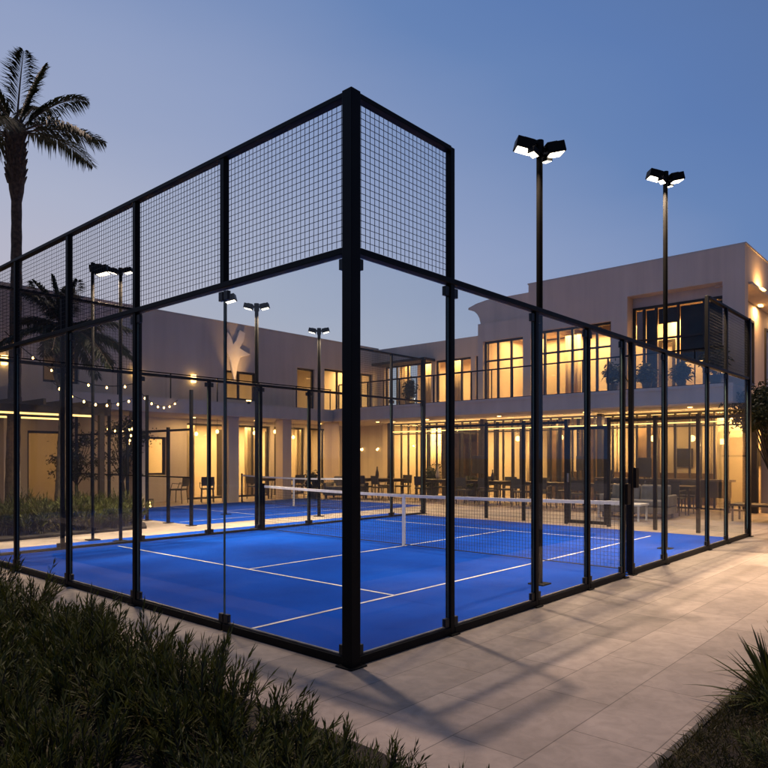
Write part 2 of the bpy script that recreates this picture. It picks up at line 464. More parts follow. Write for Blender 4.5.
# ------------------------------------------------------------------ court walls
GZ, TZ = 3.0, 4.15
def glass_wall(name, label, axis, c, posts, u0, u1, raised, corner=(), skip_lower=(), zglass=GZ, noposts=(), out=-1, pw=0.029, bz=0.065):
    """wall in plane (other axis) = c running along axis from u0 to u1; raised: list of (ua, ub) mesh bays above the glass"""
    base = (u0, c, 0) if axis == 0 else (c, u0, 0)
    t = thing(name, label, 'court wall', base)
    def bx(mb, ua, ub, wa, wb, z0, z1, mi=0, side=None):
        if axis == 0: mb.box(ua, ub, c + wa, c + wb, z0, z1, mi, (1, side) if side is not None else None)
        else: mb.box(c + wa, c + wb, ua, ub, z0, z1, mi, (0, side) if side is not None else None)
    def is_raised(u): return any(a - 0.01 <= u <= b + 0.01 for a, b in raised)
    for u in posts:
        if u in noposts: continue
        top = TZ if is_raised(u) else zglass
        w = 0.048 if u in corner else pw
        mb = MB()
        bx(mb, u - w, u + w, -w, w, zglass + 0.033 if u in skip_lower else 0.0, top + (0.0 if not (u in corner) else 0.006))
        if u not in skip_lower: bx(mb, u - w - 0.035, u + w + 0.035, -w - 0.035, w + 0.035, 0.0, 0.012)
        mb.build('post', M['black'], t, bevel=0.004)
    us = sorted(posts)
    for a, b in zip(us[:-1], us[1:]):
        pa = a + (0.048 if a in corner else (0.004 if a in skip_lower else pw)) + 0.003
        pb = b - (0.048 if b in corner else (0.004 if b in skip_lower else pw)) - 0.003
        if pb - pa < 0.3: continue
        mb = MB(); bx(mb, pa, pb, -0.006, 0.006, bz + 0.005, zglass - 0.03, 0, 1)
        pn = mb.build('glass_pane', [M['glass'], M['gedge']], t)
        mb = MB()
        for uu, d in ((pa, 1), (pb, -1)):
            for z in ((zglass - 0.12, zglass - 0.04), (bz + 0.005, bz + 0.08)):
                lo, hi = sorted((uu, uu + d * 0.06))
                bx(mb, lo, hi, -0.018, 0.018, z[0], z[1])
        mb.build('clamp', M['clamp'], pn, bevel=0.004)
        mb = MB(); bx(mb, pa, pb, -0.012, 0.012, bz + 0.001, bz + 0.014); mb.build('edge_glint_strip', M['steel'], pn)  # pale strip put in for the reflection line along the glass foot
        mb = MB(); bx(mb, pa, pb, -0.03, 0.03, 0.0, bz); bx(mb, pa, pb, 0.04 if out < 0 else -0.06, 0.06 if out < 0 else -0.04, 0.0, bz * 0.6)
        mb.build('base_channel', M['black'], t, bevel=0.004)
    # long rails
    def rail(ua, ub, z, hh=0.035):
        mb = MB(); bx(mb, ua, ub, -0.033, 0.033, z - hh, z + hh)
        mb.build('rail', M['black'], t, bevel=0.004)
    cl = min(us) in corner; cr = max(us) in corner
    ra = u0 + (0.048 if cl else 0.04); rb = u1 - (0.048 if cr else 0.04)
    # rails run between the end posts, just proud of the intermediate posts
    mb = MB(); bx(mb, ra, rb, -0.038, 0.038, zglass - 0.016, zglass + 0.032); mb.build('rail', M['black'], t, bevel=0.004)
    for a, b in raised:
        aa, bb = max(a, u0) + 0.048, min(b, u1) - 0.048
        mb = MB(); bx(mb, aa - (0.02 if a > u0 else 0), bb + (0.02 if b < u1 else 0), -0.036, 0.036, TZ - 0.036, TZ + 0.003); mb.build('rail', M['black'], t, bevel=0.004)
        inner = [u for u in us if a - 0.01 <= u <= b + 0.01]
        for p, q in zip(inner[:-1], inner[1:]):
            mb = MB(); s = 0.05; r = 0.0017
            n = max(2, int(round((q - p) / s)))
            for i in range(1, n):
                u = p + (q - p) * i / n
                bx(mb, u - r, u + r, -r, r, zglass + 0.05, TZ - 0.055)
            nz = int((TZ - zglass - 0.1) / s)
            for i in range(1, nz + 1):
                z = zglass + 0.05 + i * s
                bx(mb, p + 0.05, q - 0.05, 0.0045 - r, 0.0045 + r, z - r, z + r)
            mb.build('mesh_panel', M['wire'], t)
    return t

near_posts = [0.0, 1.205, 2.655, 3.856, 4.86, 5.13, 6.313, 8.281, 9.35, L]
end_posts = [0.0, 1.55, 3.08, 4.65, 6.25, W]
glass_wall('glass_wall', 'long glass side wall beside the open pavement, with the thick corner post and raised mesh only at its ends', 0, 0.0,
           near_posts, 0.0, L, [(0.0, 1.205), (8.281, L)], corner=(0.0, L))
glass_wall('glass_wall', 'glass end wall along the front shrubs, topped by black wire mesh over its whole length', 1, 0.0,
           end_posts, 0.0, W, [(0.0, W)], corner=(0.0, W), skip_lower=(1.55,), noposts=(0.0,))
far_posts = [0.0, 1.3, 2.655, 4.1, NET, 6.7, 8.281, 9.5, L]
glass_wall('glass_wall', 'far glass side wall of the blue court, between the net and the planted bed', 0, W,
           far_posts, 0.0, L, [(0.0, 2.655), (8.281, L)], corner=(0.0, L), noposts=(0.0,), out=1, bz=0.03)

# low end fence on the house side of the court
t = thing('fence', 'low black post and rail glass fence closing the house end of the court', 'fence', (L, 0, 0))
fp = [0.9, 1.75, 2.75, 3.75, 4.85, 5.9, 7.0]
for u in fp:
    MB().box(L - 0.035, L + 0.035, u - 0.035, u + 0.035, 0, 2.38).build('post', M['black'], t, bevel=0.004)
ends = [0.048] + fp + [W - 0.048]
for a, b in zip(ends[:-1], ends[1:]):
    if a == 2.75: continue
    MB().box(L - 0.005, L + 0.005, a + 0.04, b - 0.04, 0.06, 2.26, 0, (0, 1)).build('glass_pane', [M['glass'], M['gedge']], t)
for a, b in ((0.048, 2.715), (3.785, W - 0.048)):
    MB().box(L - 0.038, L + 0.038, a, b, 2.28, 2.335).build('rail', M['black'], t)
mb = MB().box(L - 0.03, L + 0.03, 2.79, 2.85, 0.03, 2.2).box(L - 0.03, L + 0.03, 3.65, 3.71, 0.03, 2.2).box(L - 0.03, L + 0.03, 2.85, 3.65, 2.13, 2.2).box(L - 0.03, L + 0.03, 2.85, 3.65, 0.03, 0.1)
g = mb.build('gate', M['black'], t)
MB().box(L - 0.07, L - 0.03, 3.66, 3.70, 0.95, 1.15).build('handle', M['steel'], g)
MB().box(L - 0.005, L + 0.005, 2.853, 3.647, 0.103, 2.127, 0, (0, 1)).build('glass_pane', [M['glass'], M['gedge']], g)

# door hardware on the side wall opening
sw = [o for o in bpy.data.objects if o.name == 'glass_wall'][0]
for u, z in ((4.86, 1.05), (5.13, 1.25)):
    MB().box(u - 0.05, u + 0.05, -0.085, -0.043, z - 0.13, z + 0.13).build('lock_box', M['black'], sw, bevel=0.006)

# second court's end fence: slim posts and two rails
t = thing('fence', 'slim black post fence between the two blue courts', 'fence', (4.85, 9.7, 0))
q = [(4.85, 9.7 + k * 0.95) for k in range(7)]
for i, (x, y) in enumerate(q):
    mb = MB().box(x - 0.03, x + 0.03, y - 0.03, y + 0.03, 0, 3.0 if i % 2 == 0 else 2.2)
    mb.box(x - 0.09, x + 0.09, y - 0.09, y + 0.09, 0, 0.014)
    mb.build('post', M['black'], t)
MB().box(4.83, 4.87, 9.73, 15.37, 2.1, 2.15).build('rail', M['black'], t)
MB().box(4.83, 4.87, 9.73, 15.37, 1.05, 1.08).build('rail', M['black'], t)

# nets
def court_net(name, label, x, y0, y1, yc):
    t = thing(name, label, 'net', (x, (y0 + y1) / 2, 0))
    def top(y):
        f = abs(y - (y0 + y1) / 2) / ((y1 - y0) / 2)
        return 0.88 + 0.05 * f ** 1.6
    mb = MB(); r = 0.0016; n = int((y1 - y0) / 0.05)
    for i in range(n + 1):
        y = y0 + (y1 - y0) * i / n
        mb.box(x - r, x + r, y - r, y + r, 0.02, top(y) - 0.05)
    for k in range(17):
        z = 0.03 + k * 0.05
        for i in range(8):
            ya = y0 + (y1 - y0) * i / 8; yb = y0 + (y1 - y0) * (i + 1) / 8
            mb.tube([(x + 0.0035, ya, z * top(ya) / 0.9), (x + 0.0035, yb, z * top(yb) / 0.9)], r, 4, cap=False)
    mb.build('net_mesh', M['net'], t)
    mb = MB(); n = 24
    for i in range(n):
        ya = y0 + (y1 - y0) * i / n; yb = y0 + (y1 - y0) * (i + 1) / n
        b = len(mb.v)
        for yy in (ya, yb):
            zt = top(yy)
            mb.v += [(x - 0.012, yy, zt - 0.048), (x + 0.012, yy, zt - 0.048), (x + 0.012, yy, zt), (x - 0.012, yy, zt)]
        for k in range(4):
            mb.f.append((b + k, b + (k + 1) % 4, b + 4 + (k + 1) % 4, b + 4 + k)); mb.m.append(0)
    mb.build('top_band', M['netw'], t)
    MB().box(x - 0.016, x + 0.016, yc - 0.027, yc + 0.027, 0.0, 0.885).build('centre_strap', M['white'], t)
    for y, s in ((y0, -1), (y1, 1)):
        p = MB().tube([(x, y + s * 0.035, 0), (x, y + s * 0.035, 0.97)], 0.03, 10)
        p.box(x - 0.08, x + 0.08, min(y, y + s * 0.1), max(y, y + s * 0.1), 0, 0.012)
        p.build('net_post', M['black'], t)
    MB().tube([(x, y0, 0.03), (x, y1, 0.03)], 0.008, 6).build('bottom_cord', M['net'], t)
court_net('court_net', 'net with white top band and white centre strap across the nearer blue court', NET, 0.16, W - 0.14, 4.0)
court_net('court_net', 'white-banded net across the second blue court, behind the far glass wall', 10.3, 9.95, 15.2, 12.6)

# ------------------------------------------------------------------ floodlights
def floodlight(name, label, x, y, H, heads, s=1.0, pole=0.037, lens='lens', light=0, group=None, spread=78):
    """heads: list of (yaw degrees, reach, drop, size)"""
    t = thing(name, label, 'floodlight', (x, y, 0), group)
    p = MB().tube([(x, y, 0.0), (x, y, H)], pole * s, 12)
    p.box(x - 0.1, x + 0.1, y - 0.1, y + 0.1, 0, 0.02)
    p.build('pole', M['pole'], t, smooth=False)
    MB().tube([(x, y, H - 0.10 * s), (x, y, H + 0.06 * s)], pole * s * 1.35, 12).build('pole_cap', M['black'], t)
    for yaw, reach, drop, sz in heads:
        a = R(yaw); u = Vector((math.cos(a), math.sin(a), 0)); v = Vector((-u.y, u.x, 0)); z = Vector((0, 0, 1))
        tilt = R(14)
        uu = (u * math.cos(tilt) + z * math.sin(tilt)); ww = (z * math.cos(tilt) - u * math.sin(tilt))
        c = Vector((x, y, H)) + u * reach * s - z * drop * s
        hd = MB()
        hd.obox(c, uu * 0.17 * sz * s, v * 0.135 * sz * s, ww * 0.095 * sz * s)
        hd.obox(c + ww * 0.105 * sz * s - uu * 0.03 * s, uu * 0.10 * sz * s, v * 0.10 * sz * s, ww * 0.012 * sz * s)
        arm_a = Vector((x, y, H - drop * s)) ; arm_b = c - uu * 0.13 * sz * s
        hd.tube([arm_a, arm_b], 0.025 * s, 8)
        ho = hd.build('lamp_head', M['black'], t, bevel=0.006 * s)
        MB().obox(c - ww * 0.098 * sz * s, uu * 0.135 * sz * s, v * 0.11 * sz * s, ww * 0.004 * s).build('lens', M[lens], ho)
        if light:
            ld = bpy.data.lights.new('flood_lamp', 'AREA'); ld.shape = 'RECTANGLE'
            ld.size = 0.14 * sz * s; ld.size_y = 0.12 * sz * s; ld.energy = light * sz; ld.color = (1.0, 0.72, 0.47); ld.spread = R(spread)
            lo = bpy.data.objects.new('flood_lamp', ld); col.objects.link(lo)
            lo.parent = t; lo.location = c - ww * 0.13 * sz * s - Vector((x, y, 0))
            lo.rotation_euler = (-ww).to_track_quat('-Z', 'Y').to_euler()
    return t
hd4 = [(135, 0.18, 0.0, 0.66), (-40, 0.18, 0.03, 0.66), (175, 0.12, 0.11, 0.36), (-5, 0.14, 0.11, 0.36)]
FL = 150
floodlight('floodlight', 'taller-looking lit floodlight of four boxy heads on a black pole, nearer the raised mesh corner', 3.75, 0.55, 5.21, hd4, 1.0, light=FL * 0.3)
floodlight('floodlight', 'lit floodlight of four boxy heads in front of the recessed upper window', 7.95, 0.55, 6.16, hd4, 1.0, light=FL * 1.6, spread=92)
hd2 = [(130, 0.17, 0.0, 0.55), (-50, 0.17, 0.0, 0.55)]
floodlight('floodlight', 'slim twin-headed floodlight at the far end of the net', 5.42, W + 0.22, 4.70, hd2, 1.0, 0.04, 'lens_far', light=300, spread=120)
floodlight('floodlight', 'small twin-headed floodlight just left of the thick corner post', 8.35, 9.35, 4.75, hd2, 1.0, 0.04, 'lens_far', light=300, spread=120)
floodlight('floodlight', 'twin-headed floodlight behind the wire mesh, beside the second mesh post', 2.45, W + 0.3, 4.86, hd2, 0.8, 0.038, 'lens_far', light=260, spread=110)
floodlight('floodlight', 'thin floodlight with a flat lamp seen through the middle of the wire mesh', 2.2, 8.75, 5.0, [(40, 0.2, 0.0, 0.8), (-50, 0.2, 0.1, 0.8)], 0.9, 0.03, 'lens_far', light=90, spread=130)
floodlight('floodlight', 'small single-headed floodlight below the mesh rail against the long grey wing', 7.1, 11.6, 5.7, [(-50, 0.12, 0.0, 1.0)], 0.9, 0.03, 'lens_far')

# ------------------------------------------------------------------ buildings
def fbox(mb, ax, c, d, u0, u1, z0, z1, mi=0):
    """box on a facade: ax 0 = facade faces -x at x=c (u runs along y); ax 1 = facade faces -y at y=c; d = (front, back) offsets"""
    if ax == 0: mb.box(c + d[0], c + d[1], u0, u1, z0, z1, mi)
    else: mb.box(u0, u1, c + d[0], c + d[1], z0, z1, mi)
def facade(mb, ax, c, th, u0, u1, z0, z1, openings=()):
    u = u0
    for a, b, za, zb in sorted(openings):
        if a > u: fbox(mb, ax, c, (0, th), u, a, z0, z1)
        if za > z0: fbox(mb, ax, c, (0, th), a, b, z0, za)
        if zb < z1: fbox(mb, ax, c, (0, th), a, b, zb, z1)
        u = b
    if u < u1: fbox(mb, ax, c, (0, th), u, u1, z0, z1)
def window(parent, ax, c, u0, u1, z0, z1, us, zs, name='window', w=0.035, dep=0.07, label=None):
    """window part with a pane sub-part; us / zs = positions of the inner mullions / transoms"""
    mb = MB()
    fbox(mb, ax, c, (0, dep), u0, u0 + 2 * w, z0, z1); fbox(mb, ax, c, (0, dep), u1 - 2 * w, u1, z0, z1)
    fbox(mb, ax, c, (0, dep), u0 + 2 * w, u1 - 2 * w, z1 - 2 * w, z1); fbox(mb, ax, c, (0, dep), u0 + 2 * w, u1 - 2 * w, z0, z0 + 2 * w)
    for u in us: fbox(mb, ax, c, (0.003, dep - 0.003), u - w, u + w, z0 + 2 * w, z1 - 2 * w)
    for z in zs: fbox(mb, ax, c, (0.006, dep - 0.006), u0 + 2 * w, u1 - 2 * w, z - w * 0.8, z + w * 0.8)
    o = mb.build(name, M['dark'], parent, label=label)
    mb = MB(); fbox(mb, ax, c, (dep * 0.42, dep * 0.58), u0 + 2 * w, u1 - 2 * w, z0 + 2 * w, z1 - 2 * w)
    mb.build('pane', M['pane'], o)
    return o
def curtain(parent, ax, c, u0, u1, z0, z1, m='drape', amp=0.035, wave=0.16):
    mb = MB(); n = max(4, int((u1 - u0) / (wave / 6)))
    for i in range(n + 1):
        u = u0 + (u1 - u0) * i / n
        d = amp * math.sin(2 * math.pi * u / wave + 1.3 * math.sin(u * 2.1))
        for dd in (0, 0.012):
            for z in (z0, z1):
                mb.v.append((c + d + dd, u, z) if ax == 0 else (u, c + d + dd, z))
    for i in range(n):
        a = i * 4; b = a + 4
        for f in ((a, b, b + 1, a + 1), (a + 2, a + 3, b + 3, b + 2), (a, a + 2, b + 2, b), (a + 1, b + 1, b + 3, a + 3)):
            mb.f.append(f); mb.m.append(0)
    return mb.build('curtain', M[m], parent, smooth=True)
def room_lamp(parent, x, y, z, sx, sy, e, c=(1.0, 0.53, 0.19), rot=(0, 0, 0)):
    ld = bpy.data.lights.new('room_lamp', 'AREA'); ld.shape = 'RECTANGLE'; ld.size = sx; ld.size_y = sy; ld.energy = e * ROOM; ld.color = c
    o = bpy.data.objects.new('room_lamp', ld); col.objects.link(o)
    o.parent = parent; o.location = Vector((x, y, z)) - parent_loc(parent); o.rotation_euler = rot
    return o

ROOM = 7.0
SZ0, SZ1 = 2.87, 3.3           # balcony slab
# --- right-hand building -------------------------------------------------
bd = thing('building', 'tall right-hand house block with wide recessed upper window, balcony and glowing glazed ground floor', 'building', (15.5, 1.2, 0))
FA = 15.5
wall = MB()
ops = [(1.73, 4.24, SZ1, 6.08), (4.72, 7.32, SZ1, 5.45), (7.6, 9.1, SZ1, 5.35)]
facade(wall, 0, FA, 0.3, 1.2, 7.4, SZ1, 6.95, ops[:2])
facade(wall, 0, FA, 0.3, 7.4, 9.3, SZ1, 5.95, ops[2:])
wall.box(FA + 0.3, 24, 7.4, 9.3, 5.65, 5.95)                     # low roof
wall.box(FA + 0.3, 24, 1.2, 7.4, 6.5, 6.95)                      # high roof
wall.box(FA + 0.6, 24, 1.75, 2.0, SZ1, 6.0)                      # set-back flank wall
wall.box(FA + 0.3, 24, 1.2, 1.45, 6.02, 6.5)                     # flank parapet
wall.box(FA + 0.3, 24, 1.45, 2.0, 6.02, 6.14)                    # flank soffit
wall.box(20.6, 20.85, 2.0, 9.3, SZ1, 6.5)                        # rear wall of the upper rooms
wall.box(FA + 0.3, 20.6, 9.05, 9.3, SZ1, 5.65)
wall.box(FA + 0.3, 24, 7.25, 7.4, 5.95, 6.5)
wall.build('wall', M['stucco'], bd)
MB().box(FA - 0.004, 24.05, 1.17, 7.43, 6.95, 6.99).build('parapet_cap', M['stucco_grey'], bd)
# curved cornice over the lower roof
prof = [(7.43, 5.95), (9.22, 5.95), (9.24, 6.02), (9.28, 6.16), (9.36, 6.30), (9.48, 6.41), (9.66, 6.48), (9.72, 6.50), (9.72, 6.56), (9.4, 6.66), (9.0, 6.72), (7.43, 6.72)]
MB().prism(prof, 0, FA + 0.05, 19.5).build('cornice', M['stucco'], bd)
# recess lining and window wall in the wide opening
rc = MB()
rc.box(FA + 0.3, FA + 0.6, 1.53, 1.73, SZ1, 6.28); rc.box(FA + 0.3, FA + 0.6, 4.24, 4.44, SZ1, 6.28); rc.box(FA + 0.3, FA + 0.6, 1.73, 4.24, 6.08, 6.28)
rc.build('recess', M['stucco'], bd)
RW = FA + 0.40
w1 = window(bd, 0, RW, 1.73, 4.24, SZ1, 5.80, [2.3, 2.98, 3.58, 3.92], [4.85])
MB().box(RW + 0.02, RW + 0.1, 1.73, 4.24, 5.80, 6.08).build('blind_box', M['stucco_grey'], bd)
MB().box(RW + 0.12, RW + 0.14, 1.80, 2.27, 4.15, 5.70).build('blind', M['blind'], bd)
MB().box(RW + 0.12, RW + 0.14, 2.33, 2.95, 4.15, 5.70).build('blind', M['blind'], bd)
MB().box(RW + 0.12, RW + 0.14, 3.01, 3.55, 5.28, 5.70).build('blind', M['blind'], bd)
MB().box(RW + 0.12, RW + 0.14, 3.61, 3.89, 3.5, 5.70).build('blind', M['blind'], bd)
MB().box(RW + 0.12, RW + 0.14, 3.95, 4.17, 4.88, 5.70).build('blind', simple('sky_reflection_tone', (0.35, 0.37, 0.42), None, 2, 0.8), bd)  # pale panel imitating the sky reflected in this pane
dr = MB().box(FA + 1.6, FA + 1.66, 3.46, 3.54, SZ1 + 0.01, 5.0).box(FA + 1.6, FA + 1.66, 3.86, 3.94, SZ1 + 0.01, 5.0).box(FA + 1.6, FA + 1.66, 3.54, 3.86, 4.92, 5.0)
dr.build('door_frame', M['dark'], bd)
MB().box(FA + 1.7, FA + 1.78, 1.9, 5.0, SZ1 + 0.01, 6.0).build('partition', M['plaster_warm'], bd)
room_lamp(bd, FA + 1.1, 2.9, 5.7, 0.4, 2.0, 22)
MB().box(FA + 2.6, FA + 2.7, 4.3, 9.0, SZ1 + 0.01, 5.6).build('partition', M['plaster_warm'], bd)
window(bd, 0, FA + 0.12, 4.72, 7.32, SZ1, 5.45, [5.2, 5.6, 5.98, 6.45, 6.9], [4.75])
window(bd, 0, FA + 0.12, 7.6, 9.1, SZ1, 5.35, [8.1, 8.6], [4.7])
for a, b in ((4.75, 5.1), (6.55, 7.1), (7.8, 8.1)):
    curtain(bd, 0, FA + 1.9, a, b, SZ1 + 0.02, 5.6)
MB().box(FA + 0.3, 20.6, 1.75, 9.05, SZ1 - 0.002, SZ1 + 0.006).build('floor', M['timber_panel'], bd)
# flank windows
window(bd, 1, 1.70, 17.2, 18.6, SZ1 + 0.3, 5.5, [17.9], [])
window(bd, 1, 1.70, 20.0, 21.5, SZ1 + 0.3, 5.5, [20.7], [])
# balcony slab of the whole range
MB().box(14.4, 24, 1.2, 15.0, SZ0, SZ1).build('balcony_slab', M['stucco_grey'], bd)
MB().box(14.36, 14.399, 1.18, 15.0, SZ1 - 0.06, SZ1 + 0.02).build('slab_edge', M['stucco_grey'], bd)
# balcony balustrade
bl = MB().box(14.5, 14.54, 1.35, 14.9, 4.22, 4.26).box(14.508, 14.532, 1.39, 14.9, SZ1 + 0.03, SZ1 + 0.05)
k, j = 1.35, 0
while k < 14.95:
    w_ = 0.04 if j % 2 == 0 else 0.018
    bl.box(14.502, 14.538, k, k + w_, SZ1, 4.22); k += 0.7525; j += 1
bl.build('balustrade', M['black'], bd)
k = 1.40
while k < 14.4:
    MB().box(14.515, 14.525, k + 0.01, k + 1.445, SZ1 + 0.08, 4.18, 0, (0, 1)).build('glass_panel', [M['glass'], M['gedge']], bd); k += 1.505
MB().box(14.46, 14.50, 1.36, 1.40, SZ1, 5.15).build('balcony_post', M['black'], bd)
# set-back upper range towards the wing
SB = 18.0
w2 = MB()
ops = [(9.5, 11.1, SZ1, 5.35), (11.3, 13.0, SZ1, 5.35), (13.2, 15.7, SZ1, 5.35)]
facade(w2, 0, SB, 0.3, 9.3, 16.0, SZ1, 6.1, ops)
w2.box(SB + 0.3, 24, 9.3, 16.0, 5.75, 6.1)
w2.box(20.6, 20.85, 9.3, 16.0, SZ1, 5.75)
w2.build('wall', M['stucco'], bd)
window(bd, 0, SB + 0.1, 9.5, 11.1, SZ1, 5.35, [10.0, 10.6], [4.8])
window(bd, 0, SB + 0.1, 11.3, 13.0, SZ1, 5.35, [11.8, 12.4], [4.8])
window(bd, 0, SB + 0.1, 13.2, 15.7, SZ1, 5.35, [13.8, 14.5, 15.1], [4.8])
MB().box(SB - 0.7, SB - 0.002, 13.0, 15.8, 5.32, 5.42).build('canopy', M['dark'], bd)
for a, b in ((12.3, 12.9), (13.6, 14.4), (15.0, 15.6)):
    curtain(bd, 0, SB + 0.9, a, b, SZ1 + 0.02, 5.5)
MB().box(SB + 0.3, 20.6, 9.3, 16.0, SZ1 - 0.002, SZ1 + 0.006).build('floor', M['timber_panel'], bd)
# ground floor: glazed front, lit hall behind
GA = 17.0
us = [1.3, 2.75, 4.2, 5.65, 7.1, 8.55, 10.0, 11.45, 12.9, 14.4]
for a, b in zip(us[:-1], us[1:]):
    r = 0.33 + 0.12 * rnd.random()
    window(bd, 0, GA, a + 0.002, b - 0.002, 0.02, SZ0 - 0.03, [a + (b - a) * (r - 0.16), a + (b - a) * (r + 0.12), a + (b - a) * (r + 0.36)], [2.42], name='glazed_bay', w=0.026)
for a in us[::3]:
    MB().box(GA - 0.20, GA - 0.03, a - 0.08, a + 0.08, 0, SZ0).build('column', M['dark'], bd)
gf = MB()
gf.box(20.0, 20.25, 1.2, 15.0, 0, SZ0); gf.box(GA + 0.1, 20.0, 1.0, 1.2, 0, SZ0); gf.box(GA + 0.1, 20.0, 14.75, 15.0, 0, SZ0)
gf.build('hall_wall', M['plaster_warm'], bd)
for a, b in ((2.9, 3.5), (5.8, 6.6), (9.0, 9.6), (13.6, 14.5)):
    curtain(bd, 0, 19.2, a, b, 0.03, 2.75)
for y in (1.75, 2.3, 3.75, 4.5, 5.0, 6.95, 7.4, 8.1, 8.7, 9.9, 10.4, 12.9, 13.3):
    d = 17.8 + 1.5 * rnd.random()
    MB().box(d, d + 0.12, y - 0.03, y + 0.03, 0, SZ0 - 0.01).build('fin', M['dark'], bd)
for a, b, d in ((6.7, 7.3, 18.9), (8.2, 8.9, 19.5), (4.6, 5.3, 19.0)):
    MB().box(d, d + 0.08, a, b, 0.0, 2.5).build('panel', M['timber_panel'], bd)
for y, z, w_ in ((4.1, 1.5, 0.5), (7.7, 1.45, 0.4), (9.75, 1.6, 0.35), (14.0, 1.5, 0.45)):
    MB().box(19.94, 19.998, y - w_ / 2, y + w_ / 2, z - 0.3, z + 0.3).build('picture', M['board'], bd)
for y in (1.9, 3.3, 4.8, 6.3, 7.8, 9.3, 13.1):
    z = 2.05 + 0.25 * rnd.random(); x = 18.0 + 1.2 * rnd.random()
    p_ = MB().lathe([(0.004, 0.10), (0.07, 0.07), (0.09, 0.0), (0.07, -0.07), (0.004, -0.10)], (x, y, z), 12)
    po = p_.build('pendant', M['glow'], bd)
    MB().tube([(x, y, z + 0.1), (x, y, SZ0 - 0.01)], 0.006, 5).build('cord', M['dark'], po)
ew = MB(); facade(ew, 0, 18.5, 0.12, 1.22, 2.7, 0, SZ0 - 0.01, [(1.95, 2.4, 0, 2.1)]); ew.build('partition', M['plaster_warm'], bd)
MB().box(18.45, 18.497, 1.5, 1.72, 1.25, 1.7).build('picture', M['board'], bd)
for y in (1.4, 1.82, 2.55):
    MB().box(18.42, 18.497, y - 0.04, y + 0.04, 1.9, 2.06).build('sconce', M['glow'], bd)
    room_lamp(bd, 18.36, y, 1.98, 0.08, 0.08, 0.8, rot=(0, R(90), 0))
room_lamp(bd, 17.7, 1.9, 2.78, 0.6, 0.8, 9)
MB().box(19.1, 19.6, 3.0, 8.4, 0, 1.0).build('counter', M['timber_panel'], bd)
MB().box(17.9, 18.05, 10.95, 12.6, 0, 2.6).build('dark_screen', M['timber_panel'], bd)
MB().box(17.5, 17.56, 11.45, 11.5, 0.0, 2.6).build('screen_post', M['dark'], bd)
MB().box(GA + 0.12, GA + 0.22, 1.3, 14.4, SZ0 - 0.09, SZ0 - 0.03).build('cove_strip', M['cove'], bd)
MB().box(GA - 0.12, GA - 0.04, 1.4, 14.3, 2.50, 2.53).build('light_strip', M['cove'], bd)  # extra strip with upward lamp, added outside the glazing so the soffit glows
room_lamp(bd, GA - 0.1, 7.85, 2.54, 0.06, 12.8, 14, rot=(R(180), R(0), 0))  # added upward lamp for the soffit glow
for y in (2.2, 5.2, 8.2, 11.2, 13.6):
    room_lamp(bd, 18.6, y, 2.78, 1.0, 0.9, 27)
    MB().lathe([(0.0, 0), (0.06, 0), (0.06, 0.02), (0.0, 0.02)], (15.7, y + 0.4, SZ0 - 0.022), 12).build('downlight', M['glow'], bd)
    room_lamp(bd, 15.7, y + 0.4, SZ0 - 0.03, 0.12, 0.12, 9)
for y, e in ((2.9, 30), (5.2, 18), (6.6, 20), (8.2, 16)):
    room_lamp(bd, 17.2, y, 5.55, 1.4, 1.4, e)
for y, e in ((10.4, 16), (12.3, 20), (14.5, 24)):
    room_lamp(bd, 19.2, y, 5.5, 1.4, 1.4, e)
# flank ledge with an uplight, and washers under it
MB().box(FA + 0.31, 24, 1.11, 1.197, 5.97, 6.03).build('ledge', M['stucco_grey'], bd)
MB().box(16.6, 16.95, 1.04, 1.11, 5.985, 6.01).build('wall_washer', M['glow'], bd)
room_lamp(bd, 16.8, 1.0, 6.04, 0.5, 0.06, 2.0, rot=(R(150), 0, 0))
for x in (16.4, 18.9, 21.2):
    MB().box(x - 0.1, x + 0.1, 1.56, 1.66, 5.975, 6.018).build('wall_washer', M['glow'], bd)
    room_lamp(bd, x, 1.60, 5.965, 0.15, 0.08, 6)

# --- low garden room on the right ----------------------------------------
gr = thing('building', 'low garden room with lit doorway and wall sconces under the trees at the right edge', 'building', (18.2, -1.5, 0))
wl_ = MB()
facade(wl_, 0, 18.2, 0.25, -6.0, 0.998, 0, 2.86, [(-0.1, 0.6, 0, 2.2), (-2.6, -1.6, 0.0, 2.3)])
wl_.box(18.45, 21.5, -6.0, 0.998, 2.66, 2.86); wl_.box(21.25, 21.5, -6.0, 0.998, 0, 2.66)
wl_.build('wall', M['stucco'], gr)
MB().box(17.5, 21.7, -6.2, 1.19, 2.87, 3.05).build('roof', M['stucco_grey'], gr)
for a, b in ((-0.1, 0.6), (-2.6, -1.6)):
    window(gr, 0, 18.3, a, b, 0.01, 2.2 if a > -1 else 2.3, [], [1.55], name='door')
MB().box(18.15, 18.197, -0.95, -0.5, 1.15, 1.75).build('picture', M['board'], gr)
for y in (-0.32, -1.25, 0.8):
    MB().box(18.1, 18.197, y - 0.05, y + 0.05, 1.75, 1.95).build('sconce', M['glow'], gr)
    room_lamp(gr, 18.02, y, 1.85, 0.1, 0.1, 5, rot=(0, R(90), 0))
room_lamp(gr, 19.6, -0.5, 2.6, 1.0, 1.5, 22); room_lamp(gr, 19.6, -2.5, 2.6, 1.0, 1.5, 22)

